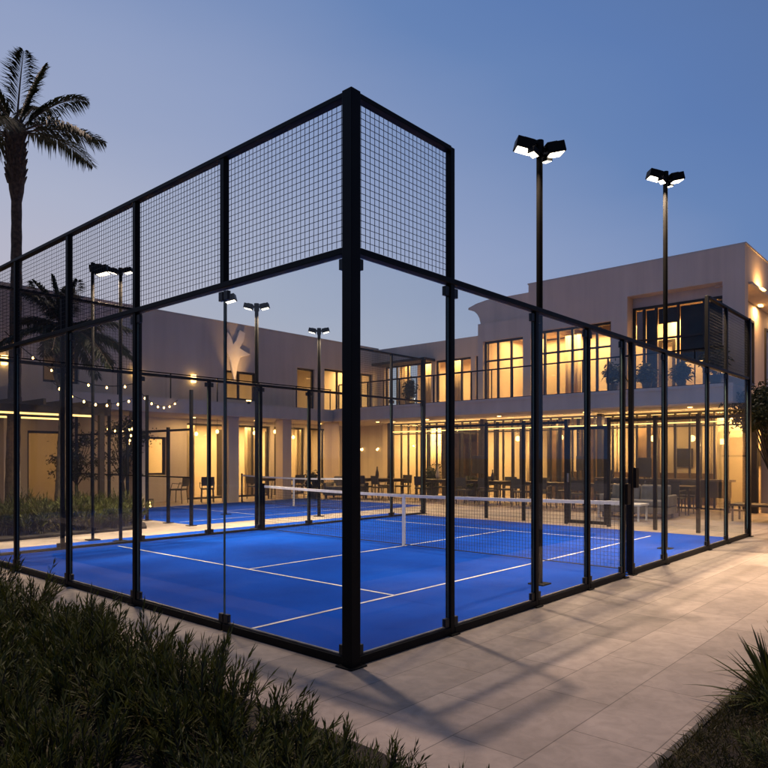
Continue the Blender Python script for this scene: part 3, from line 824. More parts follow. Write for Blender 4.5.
# --- long left wing -------------------------------------------------------
wg = thing('building', 'long two-storey grey wing with blank upper wall and lit arcade behind the second court', 'building', (2, 16, 0))
FB = 16.0
w3 = MB()
ops = [(10.2, 11.5, 3.5, 4.5), (13.4, 14.3, SZ1, 4.9), (14.8, 17.6, SZ1, 5.0), (4.2, 5.2, 3.6, 4.7)]
facade(w3, 1, FB, 0.3, -16, 17.998, SZ1, 6.1, ops)
w3.box(-16, 18, FB + 0.3, 22, 5.75, 6.1); w3.box(-16, 18, 21.75, 22, 0, 5.75)
w3.box(17.75, 17.998, FB + 0.3, 21.75, SZ1, 5.75)
w3.build('wall', M['stucco_grey'], wg)
MB().box(-16.02, 17.95, FB - 0.02, FB + 0.34, 6.1, 6.14).build('parapet_cap', M['stucco_grey'], wg)
window(wg, 1, FB + 0.1, 10.2, 11.5, 3.5, 4.5, [10.8], [])
window(wg, 1, FB + 0.1, 13.4, 14.3, SZ1, 4.9, [], [])
window(wg, 1, FB + 0.1, 14.8, 17.6, SZ1, 5.0, [15.6, 16.2, 17.0], [])
window(wg, 1, FB + 0.1, 4.2, 5.2, 3.6, 4.7, [4.7], [])
MB().box(-16, 14.398, FB - 0.9, FB + 6, SZ0, SZ1).build('balcony_slab', M['stucco_grey'], wg)
MB().box(14.402, 24, 15.002, FB + 6, SZ0, SZ1).build('balcony_slab', M['stucco_grey'], wg)
gb = MB()
GB = 17.6
ops = [(0.8, 2.0, 0, 2.3), (4.4, 5.6, 0, 2.3), (8.0, 8.9, 0.9, 2.2), (9.7, 11.6, 0, 2.72), (11.85, 13.4, 0, 2.72), (13.6, 15.2, 0, 2.72), (15.4, 17.2, 0, 2.72)]
facade(gb, 1, GB, 0.25, -16, 18, 0, SZ0, ops)
gb.box(18, 18.25, GB, 21.7, 0, SZ0); gb.box(18.0, 18.25, 15.0, GB, 0, SZ0)
gb.build('arcade_wall', M['stucco_grey'], wg)
MB().box(-16, 18, 20.2, 20.4, 0, SZ0 - 0.01).build('hall_wall', M['plaster_warm'], wg)
for x in (-8, -4, 0, 3.2, 6.8, 10.1, 12.4, 14.8):
    MB().box(x - 0.2, x + 0.2, FB - 0.6, FB - 0.2, 0, SZ0).build('column', M['stucco'], wg)
for a, b, z0, z1 in ops:
    window(wg, 1, GB + 0.1, a, b, z0 + 0.01, z1, [(a + b) / 2] if b - a > 1.3 else [], [], name='glazed_door' if z0 == 0 else 'window')
for a, b in ((9.8, 10.5), (12.8, 13.4), (15.4, 16.0)):
    curtain(wg, 1, 18.4, a, b, 0.03, 2.8)
for x, e in ((10.6, 26), (12.6, 28), (14.4, 28), (16.3, 28), (5.0, 2.5), (1.4, 2.5), (8.2, 6)):
    room_lamp(wg, x, 18.9, 2.78, 1.4, 1.2, e)
for x in (0.2, 3.6, 7.2, 9.4, 10.9, 12.0, 13.4, 15.2):
    MB().lathe([(0.0, 0), (0.06, 0), (0.06, 0.02), (0.0, 0.02)], (x, 16.7, SZ0 - 0.022), 12).build('downlight', M['glow'], wg)
    room_lamp(wg, x, 16.7, SZ0 - 0.03, 0.12, 0.12, 5 if x > 9 else 1.2)
for x, e in ((10.9, 9), (13.9, 6), (15.8, 14), (17.0, 14), (4.7, 3)):
    room_lamp(wg, x, 18.0, 5.5, 0.8, 0.8, e)
for x in (12.2, 14.6, 16.5, 10.3):
    MB().box(x - 0.04, x + 0.04, 18.5 + 0.6 * rnd.random(), 19.4, 0, 2.6).build('fin', M['dark'], wg)
for x in (9.2, 10.3, 11.4, 12.6, 13.7):
    y = 15.7 + 1.2 * rnd.random(); z = 2.2 + 0.3 * rnd.random()
    p_ = MB().lathe([(0.004, 0.07), (0.05, 0.04), (0.06, 0.0), (0.04, -0.06), (0.004, -0.07)], (x, y, z), 10)
    po = p_.build('pendant', M['glow'], wg)
    MB().tube([(x, y, z + 0.07), (x, y, SZ0 - 0.01)], 0.006, 5).build('cord', M['dark'], po)
bl = MB().box(-16, 14.4, FB - 0.8, FB - 0.77, 4.05, 4.08)
for k in range(19): bl.box(-15.9 + k * 1.68, -15.87 + k * 1.68, FB - 0.8, FB - 0.77, SZ1, 4.05)
bl.build('balustrade', M['black'], wg)
for x in (3.2, 6.9, 8.9):
    MB().box(x - 0.06, x + 0.06, FB - 0.12, FB - 0.002, 3.95, 4.2).build('wall_lamp', M['glow'], wg)
    room_lamp(wg, x, FB - 0.18, 4.07, 0.1, 0.1, 2.5, rot=(R(-90), 0, 0))

# ------------------------------------------------------------------ terrace furniture
def make_table(label, x, y, lx=0.75, ly=1.5, m='wood'):
    t = thing('dining_table', label, 'table', (x, y, 0), 'dining tables on the terrace')
    MB().box(x - lx / 2, x + lx / 2, y - ly / 2, y + ly / 2, 0.71, 0.75).build('tabletop', M[m], t, bevel=0.006)
    MB().box(x - lx / 2 + 0.05, x + lx / 2 - 0.05, y - ly / 2 + 0.05, y + ly / 2 - 0.05, 0.64, 0.71).build('apron', M[m], t)
    for sx in (-1, 1):
        for sy in (-1, 1):
            cx, cy_ = x + sx * (lx / 2 - 0.06), y + sy * (ly / 2 - 0.06)
            MB().tube([(cx, cy_, 0), (cx, cy_, 0.64)], [0.018, 0.028], 6).build('leg', M[m], t)
    return t
def make_chair(label):
    t = thing('dining_chair', label, 'chair', (0, 0, 0), 'dining chairs on the terrace')
    MB().box(-0.22, 0.22, -0.22, 0.22, 0.43, 0.48).build('seat', M['board'], t, bevel=0.012)
    b = MB()
    for i in range(5):
        a0, a1 = -0.5 + i * 0.2, -0.3 + i * 0.2
        p = lambda a, z: (-0.23 + 0.05 * a * a - 0.10 * (z - 0.5), 0.42 * a, z)
        n = len(b.v)
        for a in (a0, a1):
            for z in (0.56, 0.86):
                q = p(a, z); b.v += [q, (q[0] - 0.022, q[1], q[2])]
        for f in ((0, 4, 6, 2), (1, 3, 7, 5), (0, 1, 5, 4), (2, 6, 7, 3), (0, 2, 3, 1), (4, 5, 7, 6)):
            b.f.append(tuple(n + k for k in f)); b.m.append(0)
    b.build('backrest', M['board'], t)
    for sx in (-1, 1):
        for sy in (-1, 1):
            pts = [(sx * 0.22, sy * 0.2, 0), (sx * 0.19, sy * 0.185, 0.43)]
            if sx < 0: pts.append((-0.22, sy * 0.185, 0.62))
            MB().tube(pts, 0.015, 6).build('leg', M['dark'], t)
    MB().tube([(-0.21, -0.2, 0.64), (0.1, -0.24, 0.66), (0.16, -0.23, 0.48)], 0.013, 6).build('armrest', M['dark'], t)
    MB().tube([(-0.21, 0.2, 0.64), (0.1, 0.24, 0.66), (0.16, 0.23, 0.48)], 0.013, 6).build('armrest', M['dark'], t)
    return t
tables = [(15.3, 3.1), (15.5, 5.0), (15.4, 6.9), (15.3, 8.8), (15.4, 10.7), (14.9, 13.0)]
tn = ['table at the right end of the terrace row', 'second table from the right in the terrace row', 'third table from the right in the terrace row',
      'fourth table from the right in the terrace row', 'fifth table from the right in the terrace row', 'leftmost table in the terrace row']
proto_chair = None
for i, (x, y) in enumerate(tables):
    make_table('dark slim-legged dining ' + tn[i], x, y)
    k = 0
    for dx, dy, rz in ((-0.62, -0.38, 0), (-0.6, 0.40, 0.12), (0.62, -0.4, math.pi), (0.6, 0.42, math.pi - 0.15)):
        if (i, k) in ((1, 3), (4, 0)): k += 1; continue
        lab = 'dark armchair, ' + ('court' if dx < 0 else 'house') + ' side, ' + ('right' if dy < 0 else 'left') + ' place, ' + tn[i].replace(' in the terrace row', '').replace(' of the terrace row', '').replace('table at the right end', 'rightmost terrace table')
        if proto_chair is None:
            proto_chair = make_chair(lab); c = proto_chair
        else: c = copy_tree(proto_chair, label=lab)
        c.location = (x + dx + rnd.uniform(-.05, .05), y + dy + rnd.uniform(-.06, .06), 0)
        c.rotation_euler = (0, 0, rz + rnd.uniform(-.2, .2))
        k += 1
# a small group of furniture under the arcade of the wing
make_table('dark slim-legged table under the arcade of the long wing', 12.9, 16.6, 1.4, 0.75)
for x, y, rz, lab in ((12.5, 15.95, R(90), 'dark armchair under the arcade, court side of the table, left place'), (13.3, 15.95, R(84), 'dark armchair under the arcade, court side of the table, right place'),
                      (11.9, 16.6, R(8), 'dark armchair under the arcade at the left end of the table'), (9.6, 16.2, R(60), 'lone dark armchair under the arcade beside the column, behind the far net'),
                      (8.7, 16.5, R(120), 'lone dark armchair under the arcade by the small lit window')):
    c = copy_tree(proto_chair, label=lab); c.location = (x, y, 0); c.rotation_euler = (0, 0, rz)
# things on the tables and by the glass
def vase(label, x, y, z, hgt, r, m):
    o = MB().lathe([(r * 0.7, 0), (r, hgt * 0.25), (r * 0.85, hgt * 0.5), (r * 0.35, hgt * 0.75), (r * 0.3, hgt * 0.95), (r * 0.42, hgt)], (0, 0, 0), 14).build('vase', M[m], smooth=True)
    o.location = (x, y, z); tag(o, label, 'vase'); return o
vase('tall dark bottle-shaped vase on the leftmost terrace table', 14.9, 13.3, 0.75, 0.42, 0.07, 'board')
vase('short dark vase on the leftmost terrace table', 14.95, 12.75, 0.75, 0.28, 0.06, 'board')
vase('pale bottle-shaped vase on the fifth terrace table from the right', 15.4, 10.9, 0.75, 0.45, 0.08, 'ceramic')
vase('dark bottle-shaped vase on the fourth terrace table from the right', 15.3, 8.6, 0.75, 0.36, 0.06, 'board')
vase('dark bottle-shaped vase on the third terrace table from the right', 15.4, 7.1, 0.75, 0.34, 0.06, 'board')
vase('dark bottle-shaped vase on the second terrace table from the right', 15.5, 4.7, 0.75, 0.4, 0.06, 'board')
def sign_board(label, x, y, w, hgt, z):
    t = thing('menu_board', label, 'board', (x, y, 0))
    MB().box(x - 0.02, x + 0.02, y - w / 2, y + w / 2, z, z + hgt).build('panel', M['board'], t, bevel=0.006)
    MB().tube([(x, y, 0.02), (x, y, z)], 0.02, 8).build('stand', M['dark'], t)
    MB().box(x - 0.15, x + 0.15, y - 0.15, y + 0.15, 0, 0.02).build('foot', M['dark'], t)
sign_board('dark rectangular board on a stand beside the fourth terrace table from the right', 16.3, 9.75, 0.62, 0.62, 0.95)
sign_board('smaller dark board on a stand between the second and third terrace tables from the right', 16.3, 5.95, 0.45, 0.45, 1.1)
sign_board('dark board on a stand by the glass at the right end of the terrace', 16.3, 4.05, 0.4, 0.55, 0.95)
# bar counter
t = thing('bar_counter', 'long dark bar counter along the glazed front at the right', 'counter', (16.4, 3.2, 0))
MB().box(16.25, 16.65, 1.7, 5.6, 0.84, 0.9).build('countertop', M['wood'], t, bevel=0.006)
MB().box(16.32, 16.60, 1.8, 5.5, 0.4, 0.84).build('panel', M['board'], t)
for y in (1.85, 3.6, 5.45): MB().box(16.36, 16.56, y - 0.04, y + 0.04, 0, 0.4).build('leg', M['dark'], t)
# sofas
def sofa(label, x, y, rz, ln, m='sofa'):
    t = thing('sofa', label, 'sofa', (0, 0, 0))
    MB().box(-0.38, 0.42, -ln / 2, ln / 2, 0.12, 0.30).build('base', M[m], t, bevel=0.03)
    n = max(1, round(ln / 0.75))
    for k in range(n):
        a = -ln / 2 + 0.12 + (ln - 0.24) * k / n; b = -ln / 2 + 0.12 + (ln - 0.24) * (k + 1) / n
        MB().box(-0.22, 0.42, a + 0.005, b - 0.005, 0.302, 0.45).build('seat_cushion', M[m], t, bevel=0.04)
        MB().obox((-0.27, (a + b) / 2, 0.62), (0.08, 0, -0.01), (0, (b - a) / 2 - 0.01, 0), (-0.03, 0, 0.19)).build('back_cushion', M[m], t, bevel=0.04)
    for s in (-1, 1):
        MB().box(-0.38, 0.40, s * (ln / 2 - 0.055) - 0.055, s * (ln / 2 - 0.055) + 0.055, 0.302, 0.58).build('armrest', M[m], t, bevel=0.03)
        for q in (-0.3, 0.34): MB().box(q - 0.03, q + 0.03, s * (ln / 2 - 0.1) - 0.03, s * (ln / 2 - 0.1) + 0.03, 0, 0.12).build('leg', M['dark'], t)
    t.location = (x, y, 0); t.rotation_euler = (0, 0, rz)
    return t
sofa('cream sofa with rounded back in front of the lit arcade, left of the corner post', 14.2, 14.2, R(200), 1.5)
sofa('pale grey sofa on the terrace between the end fence and the bar', 13.6, 3.2, R(185), 1.7)
sofa('cream sofa by the garden room door, at the right edge', 16.2, -0.4, R(165), 1.7)
def low_table(label, x, y, lx, ly, m):
    t = thing('low_table', label, 'table', (x, y, 0))
    MB().box(x - lx / 2, x + lx / 2, y - ly / 2, y + ly / 2, 0.36, 0.41).build('tabletop', M[m], t, bevel=0.006)
    for sx in (-1, 1):
        for sy in (-1, 1):
            cx, cy_ = x + sx * (lx / 2 - 0.05), y + sy * (ly / 2 - 0.05)
            MB().box(cx - 0.02, cx + 0.02, cy_ - 0.02, cy_ + 0.02, 0, 0.36).build('leg', M['dark'] if m != 'white' else M['white'], t)
low_table('white low table in front of the pale grey sofa', 12.6, 3.3, 0.6, 1.3, 'white')
low_table('dark low table with lanterns near the garden room', 14.3, 0.55, 0.7, 1.2, 'wood')
low_table('dark low table with lanterns close to the far right fence post', 14.6, -1.0, 0.7, 1.0, 'wood')
def lantern(label, x, y, z, s=1.0):
    t = thing('lantern', label, 'lantern', (x, y, z))
    MB().box(x - 0.06 * s, x + 0.06 * s, y - 0.06 * s, y + 0.06 * s, z, z + 0.02 * s).box(x - 0.06 * s, x + 0.06 * s, y - 0.06 * s, y + 0.06 * s, z + 0.2 * s, z + 0.22 * s).build('frame', M['black'], t)
    c = MB()
    for sx in (-1, 1):
        for sy in (-1, 1): c.box(x + sx * 0.055 * s - 0.005, x + sx * 0.055 * s + 0.005, y + sy * 0.055 * s - 0.005, y + sy * 0.055 * s + 0.005, z + 0.02 * s, z + 0.2 * s)
    c.build('corner_bars', M['black'], t)
    MB().lathe([(0.028 * s, 0), (0.028 * s, 0.09 * s), (0.012 * s, 0.11 * s), (0.004 * s, 0.14 * s)], (x, y, z + 0.021 * s), 10).build('candle', M['bulb'], t)
lantern('candle lantern on the garden room low table, nearer the house', 14.35, 0.85, 0.41)
lantern('candle lantern on the garden room low table, nearer the pavement', 14.25, 0.2, 0.41)
lantern('candle lantern on the far right low table', 14.6, -0.75, 0.41)
lantern('candle lantern standing on the paving by the far right low table', 14.0, -0.35, 0.0, 1.2)
lantern('small lantern on the paving behind the planted bed', 5.0, 15.2, 0.0, 1.3)
lantern('small lantern on the paving at the foot of the palm', 3.9, 15.4, 0.0, 1.3)
lantern('candle lantern on the arcade floor by the left columns', 7.0, 15.3, 0.0, 1.2)

# glass reflection glint built as a solid pale shape on the wing
t = thing('reflection_shape', 'pale leaf-fan shaped stand-in for a glass reflection on the grey upper wall of the wing', 'reflection shape', (10.45, 15.98, 5.2))
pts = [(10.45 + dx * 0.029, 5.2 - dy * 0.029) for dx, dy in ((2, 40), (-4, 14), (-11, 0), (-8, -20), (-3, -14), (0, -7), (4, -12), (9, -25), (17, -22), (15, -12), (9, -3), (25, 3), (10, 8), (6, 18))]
MB().prism(pts, 1, 15.91, 15.985).build('glint_panel', simple('glint_tone', (0.82, 0.76, 0.66), (0.88, 0.84, 0.75), 6, 0.7), t, bevel=0.012)
MB().box(10.5, 10.64, 15.18, 15.26, 3.40, 3.44).build('added_uplight', M['glow'], t)  # added uplight on its bracket, only there to brighten the reflection shape
MB().box(10.53, 10.61, 15.19, 15.25, SZ1, 3.40).build('added_bracket', M['black'], t)
_l = room_lamp(t, 10.57, 15.22, 3.47, 0.12, 0.12, 0.6, rot=(R(156), 0, 0)); _l.data.spread = R(50)  # added lamp to brighten the reflection shape

# pergola and string lights at the far left
t = thing('pergola', 'flat-roofed pergola with warm-lit beams behind the palm at the left edge', 'pergola', (2.6, 12.9, 0))
for x, y in ((0.4, 13.0), (4.4, 13.0), (0.4, 15.0), (4.4, 15.0)):
    MB().box(x - 0.06, x + 0.06, y - 0.06, y + 0.06, 0, 2.55).build('post', M['wood'], t)
for y in (13.0, 15.0): MB().box(0.2, 4.6, y - 0.05, y + 0.05, 2.55, 2.72).build('beam', M['wood'], t)
for k in range(9): MB().box(0.3 + k * 0.52, 0.36 + k * 0.52, 12.7, 15.3, 2.72, 2.86).build('rafter', M['wood'], t)
for y in (13.06, 14.94): MB().box(0.6, 4.2, y - 0.01, y + 0.01, 2.5, 2.545).build('light_strip', M['cove'], t)
room_lamp(t, 2.4, 14.0, 2.5, 2.5, 0.6, 2)
t = thing('string_lights', 'drooping string of tiny warm bulbs between the palm and the pergola', 'string lights', (2.5, 12.4, 3.5))
def sag(p, q, d, n=14):
    p, q = Vector(p), Vector(q)
    return [p.lerp(q, i / n) - Vector((0, 0, d * 4 * (i / n) * (1 - i / n))) for i in range(n + 1)]
cables = [sag((2.75, 14.6, 4.6), (5.0, 12.5, 3.35), 0.5), sag((5.0, 12.5, 3.35), (7.8, 15.1, 3.25), 0.35)]
MB().tube(cables[0], 0.012, 5).tube(cables[1], 0.012, 5).build('cable', M['black'], t)
cables += [sag((4.9, 15.2, 2.9), (6.5, 15.4, 2.4), 0.3), sag((3.0, 12.4, 3.2), (5.0, 12.5, 3.0), 0.3), sag((5.0, 12.5, 2.6), (6.3, 15.4, 1.9), 0.25)]
for cb in cables[2:]: MB().tube(cb, 0.008, 5).build('cable', M['black'], t)
for cb in cables:
    for p in cb[1:-1:2]:
        MB().lathe([(0.004, -0.07), (0.026, -0.05), (0.02, -0.02), (0.008, 0)], tuple(p), 8).build('bulb', M['bulb'], t)
MB().tube([(5.0, 12.5, 0), (5.0, 12.5, 3.4)], 0.03, 8).build('support_pole', M['dark'], t)

# ------------------------------------------------------------------ vegetation
def leaf(mb, p, d, up, ln, w, bend=0.25):
    """narrow pointed blade of two folded halves"""
    d = d.normalized(); s = d.cross(up)
    if s.length < 1e-4: s = d.cross(Vector((1, 0, 0)))
    s.normalize(); nrm = s.cross(d)
    b = len(mb.v)
    m_ = p + d * ln * 0.45 - nrm * 0
    tip = p + d * ln - Vector((0, 0, 1)) * ln * bend
    mb.v += [tuple(p), tuple(m_ + s * w), tuple(tip), tuple(m_ - s * w)]
    mb.f.append((b, b + 1, b + 2, b + 3)); mb.m.append(0)
def sprig_bush(name, seed, r=0.55, hgt=0.6, n=121, m='leaf', nl=24, ll=0.09):
    """(stems mesh, leaves mesh, blades mesh) in local coordinates"""
    g = random.Random(seed)
    st, lv, bl = MB(), MB(), MB()
    ntuft = 11
    tufts = []
    for i in range(ntuft):
        a = i * 2.4 + g.uniform(-.4, .4); q = math.sqrt((i + 0.4) / ntuft)
        tufts.append((Vector((r * 0.72 * q * math.cos(a), r * 0.72 * q * math.sin(a), 0)), a, q, hgt * g.uniform(0.62, 1.12) * (1 - 0.22 * q)))
    for i in range(n):
        c, ta, q, TH = tufts[i % ntuft]
        b_ = g.uniform(0, 2 * math.pi); fan = g.uniform(0.03, 0.5)
        base = c + Vector((g.gauss(0, .025), g.gauss(0, .025), 0))
        H = TH * g.uniform(0.7, 1.12) * (1 - 0.35 * fan)
        out_ = Vector((math.cos(b_) * fan + math.cos(ta) * 0.22 * q, math.sin(b_) * fan + math.sin(ta) * 0.22 * q, 0))
        top = base + out_ * H + Vector((0, 0, H))
        mid = base.lerp(top, 0.5) - out_ * H * 0.10
        curve = [base, mid, top]
        st.tube(curve, [0.005, 0.004, 0.002], 4, cap=False)
        for k in range(nl):
            f = 0.3 + 0.7 * (k + 1) / nl
            p = curve[0].lerp(curve[1], f * 2) if f < .5 else curve[1].lerp(curve[2], f * 2 - 1)
            ax = (curve[2] - curve[1]).normalized()
            b = g.uniform(0, 2 * math.pi)
            x = ax.cross(Vector((0.3, 0.8, 0.1))).normalized(); y = ax.cross(x)
            out = x * math.cos(b) + y * math.sin(b)
            d = ax * g.uniform(1.1, 2.3) + out
            if k >= nl - 2: d = ax + out * 0.15
            leaf(lv, p, d, out, ll * g.uniform(0.7, 1.25), 0.0056, 0.05)
    for i in range(int(n * 1.3)):
        a = g.uniform(0, 2 * math.pi); q = g.random() ** .5
        p = Vector((r * 0.5 * q * math.cos(a), r * 0.5 * q * math.sin(a), g.uniform(0, hgt * 0.35)))
        d = Vector((math.cos(a + g.gauss(0, .4)), math.sin(a + g.gauss(0, .4)), g.uniform(0.5, 1.6))).normalized()
        L_ = g.uniform(0.2, 0.42) * hgt / 0.6; pts = []
        for k in range(6):
            f = k / 5; pts.append(p + d * L_ * f - Vector((0, 0, 1)) * L_ * 0.55 * f * f)
        s = d.cross(Vector((0, 0, 1))).normalized()
        b = len(bl.v)
        for k, pp in enumerate(pts):
            w = 0.0045 * (1 - (k / 5) ** 2) + 0.0006
            bl.v += [tuple(pp + s * w), tuple(pp - s * w)]
        for k in range(5):
            bl.f.append((b + 2 * k, b + 2 * k + 1, b + 2 * k + 3, b + 2 * k + 2)); bl.m.append(0)
    return st, lv, bl
def make_shrub(label, group, seed, loc, **kw):
    st, lv, bl = sprig_bush('shrub', seed, **kw)
    t = thing('shrub', label, 'shrub', (0, 0, 0), group)
    st.build('stems', M['twig'], t); lv.build('foliage', M['leaf'], t); bl.build('grass_blades', M['blade'], t)
    t.location = loc
    return t
G1 = 'dark spiky shrubs in the front bed'
protos = [make_shrub('x', G1, 11 + k, (0, 0, 0.05)) for k in range(4)]
front = [(-1.50, 3.55, 1.0, 'spiky shrub farthest along the front bed, at the left edge of the picture'),
         (-1.42, 2.75, 1.0, 'spiky shrub second farthest along the front bed, below the left fence posts'),
         (-1.45, 1.95, 1.05, 'spiky shrub in the front bed opposite the third bay of the end wall'),
         (-1.42, 1.30, 1.0, 'upright shrub in the front bed below the second full-height wall post'),
         (-1.48, 0.72, 1.0, 'shrub with long pointed shoots in the front bed below the post-less glass joint'),
         (-1.55, 0.15, 0.95, 'shrub in the front bed opposite the first glass bay'),
         (-1.56, -0.35, 0.92, 'small shrub in the front bed next to the paving, left of the corner post'),
         (-1.60, -0.82, 0.88, 'spiky shrub in the front bed in line with the corner post'),
         (-1.62, -1.25, 0.80, 'shrub in the front bed just right of the corner post line'),
         (-1.66, -1.60, 0.70, 'low shrub second from the paving end of the front bed'),
         (-1.66, -1.98, 0.60, 'smallest shrub, at the paving end of the front bed'),
         (-1.62, -2.32, 0.5, 'tiny shrub at the very tip of the front bed, at the bottom edge'),
         (-1.98, -1.45, 0.7, 'low shrub in the front bed behind the paving-end ones, at the bottom edge'),
         (-2.2, 2.3, 1.05, 'shaded shrub in the second row of the front bed, at the left edge'),
         (-2.15, 1.45, 1.05, 'shaded shrub in the second row, below the left posts'),
         (-2.15, 0.75, 1.0, 'shaded shrub in the second row, near the middle of the front bed'),
         (-2.3, 0.10, 0.78, 'shaded shrub in the front row nearest the camera, left part'),
         (-2.34, -0.50, 0.74, 'shaded shrub in the front row nearest the camera, middle part'),
         (-2.42, -1.02, 0.70, 'shaded shrub in the front row nearest the camera, right part'),
         (-2.75, -0.45, 0.62, 'nearly black shrub at the bottom edge, left of the middle')]
for i, (x, y, s, lab) in enumerate(front):
    pr = protos[i % 4]
    c = pr if i < 4 else copy_tree(pr)
    c['label'] = lab
    c.location = (x, y, 0.05); c.rotation_euler = (0, 0, rnd.uniform(0, 6.28)); c.scale = (s * rnd.uniform(.95, 1.1), s * rnd.uniform(.95, 1.1), 0.88 * s * rnd.uniform(0.78, 1.12))
# bed behind the glass
G2 = 'low shrubs in the bed behind the glass'
bed = [(2.0, 10.5, 1.5, 'rounded shrub at the left edge of the bed behind the glass'), (2.9, 10.35, 1.35, 'rounded shrub second from the left in the bed behind the glass'),
       (3.6, 10.6, 1.4, 'rounded shrub beside the second post in the bed behind the glass'), (3.9, 11.3, 1.3, 'shrub in the middle of the bed behind the glass'),
       (4.1, 12.2, 1.25, 'shrub right of the middle of the bed behind the glass'), (4.2, 13.2, 1.1, 'shrub at the right end of the bed behind the glass'),
       (2.3, 11.9, 1.5, 'taller shrub at the back of the planted bed, left part'), (3.4, 12.2, 1.4, 'taller shrub at the back of the planted bed, right part'),
       (1.0, 10.6, 1.4, 'shrub in the bed behind the glass, cut off by the left edge')]
for i, (x, y, s, lab) in enumerate(bed):
    c = copy_tree(protos[i % 4], label=lab); c['group'] = G2
    c.location = (x, y, 0.05); c.rotation_euler = (0, 0, rnd.uniform(0, 6.28)); c.scale = (s, s, s * 0.85)
# right-hand bed: yucca-like clump and grass
def spiky(label, x, y, z, n, ln, seed, w=0.014):
    g = random.Random(seed); mb = MB()
    for i in range(n):
        a = g.uniform(0, 2 * math.pi); e = g.uniform(0.15, 1.45)
        d = Vector((math.cos(a) * math.cos(e), math.sin(a) * math.cos(e), math.sin(e)))
        s = d.cross(Vector((0, 0, 1))).normalized(); l_ = ln * g.uniform(0.7, 1.1); b = len(mb.v)
        nn = s.cross(d)
        for k in range(7):
            f = k / 6; p = d * l_ * f - Vector((0, 0, 1)) * l_ * 0.28 * f ** 2 * math.cos(e)
            ww = w * (1 - f ** 1.8) * min(1, 0.55 + f * 2) + 0.0006
            mb.v += [tuple(p + s * ww + nn * ww * 0.5), tuple(p), tuple(p - s * ww + nn * ww * 0.5)]
        for k in range(6):
            q = b + 3 * k
            mb.f += [(q, q + 1, q + 4, q + 3), (q + 1, q + 2, q + 5, q + 4)]; mb.m += [0, 0]
    o = thing('spiky_plant', label, 'plant', (0, 0, 0))
    mb.build('leaves', M['leaf'], o, smooth=True)
    MB().tube([(0, 0, -0.02), (0, 0, 0.08)], [0.05, 0.03], 8).build('stem', M['trunk'], o)
    o.location = (x, y, z); return o
spiky('spiky rosette plant standing in the dark bed at the right edge', 1.02, -2.50, 0.03, 120, 0.50, 5, 0.018)
spiky('second spiky rosette plant behind the first, half cut off by the right edge', 1.62, -2.50, 0.03, 80, 0.52, 9, 0.018)
c = copy_tree(protos[1], label='low leafy shrub in the right bed under the spiky rosette'); c['group'] = 'shrubs in the right bed'
c.location = (0.78, -2.72, 0.03); c.scale = (0.6, 0.6, 0.45)
c = copy_tree(protos[2], label='low leafy shrub in the lower right corner'); c['group'] = 'shrubs in the right bed'
c.location = (0.25, -2.75, 0.03); c.scale = (0.55, 0.55, 0.32)
g = random.Random(3); mb = MB()
for i in range(15000):
    x = g.uniform(-0.33, 3.2); y = -2.29 - g.random() ** 1.3 * 1.6
    d = Vector((g.gauss(0, .5), g.gauss(0, .5), 1)).normalized()
    leaf(mb, Vector((x, y, 0.03)), d, Vector((g.gauss(0, 1), g.gauss(0, 1), 0.1)), g.uniform(0.05, 0.15), 0.003, 0.3)
o = mb.build('grass', M['blade']); tag(o, 'short dark grass covering the right bed', 'grass', kind='stuff')

# palms
def palm(label, x, y, H, fl, nf, seed, r0=0.17):
    g = random.Random(seed)
    t = thing('palm_tree', label, 'palm tree', (x, y, 0))
    mb = MB(); n = 34; pts, rad = [], []
    for k in range(n + 1):
        f = k / n
        pts.append((x + 0.12 * math.sin(f * 2.0), y, H * f)); rr = r0 * (1.25 - 0.45 * f)
        if f > 0.82: rr *= 1 + 1.0 * math.sin((f - 0.82) / 0.18 * math.pi * 0.72)
        rad.append(rr * (1.0 + 0.07 * (k % 2)))
    mb.tube(pts, rad, 14)
    top = Vector(pts[-1])
    for i in range(60):      # old leaf bases
        a = i * 2.4; z = top.z - 0.05 - 1.25 * (i / 60); rr = r0 * 1.25
        p = Vector((top.x + rr * math.cos(a), top.y + rr * math.sin(a), z))
        mb.tube([p, p + Vector((math.cos(a) * 0.10, math.sin(a) * 0.10, 0.22))], [0.05, 0.015], 5)
    mb.build('trunk', M['trunk'], t)
    for i in range(nf):
        a = i * 2.399 + g.uniform(-.2, .2); e = R(g.uniform(-5, 60)) if i > 3 else R(g.uniform(55, 85))
        fr = MB(); L_ = fl * g.uniform(0.85, 1.1); droop = g.uniform(0.55, 1.0) * math.cos(e * 0.8)
        d = Vector((math.cos(a) * math.cos(e), math.sin(a) * math.cos(e), math.sin(e)))
        N = 26; spine = []
        for k in range(N + 1):
            f = k / N; spine.append(top + d * L_ * f - Vector((0, 0, 1)) * L_ * droop * 0.62 * f ** 2.2)
        fr.tube(spine, [0.028 * (1 - 0.85 * k / N) + 0.003 for k in range(N + 1)], 5, mi=1)
        side0 = d.cross(Vector((0, 0, 1))).normalized()
        for k in range(4, N + 1):
            for sub in (0, 0.25, 0.5, 0.75):
                if k == N and sub: continue
                f = (k + sub) / N
                p = spine[k].lerp(spine[min(k + 1, N)], sub)
                tg = (spine[min(k + 1, N)] - spine[k - 1]).normalized()
                ll = fl * 0.24 * math.sin(math.pi * min(1, 0.12 + 0.86 * f)) ** 0.65 + 0.05
                for s in (-1, 1):
                    dd = (tg * 0.75 + side0 * s * g.uniform(0.7, 1.0) + Vector((0, 0, g.uniform(-0.30, 0.20)))).normalized()
                    leaf(fr, p, dd, Vector((0, 0, 1)), ll * g.uniform(0.8, 1.1), 0.021, g.uniform(0.2, 0.5))
        fr.build('frond', [M['frond'], M['trunk']], t)
    return t
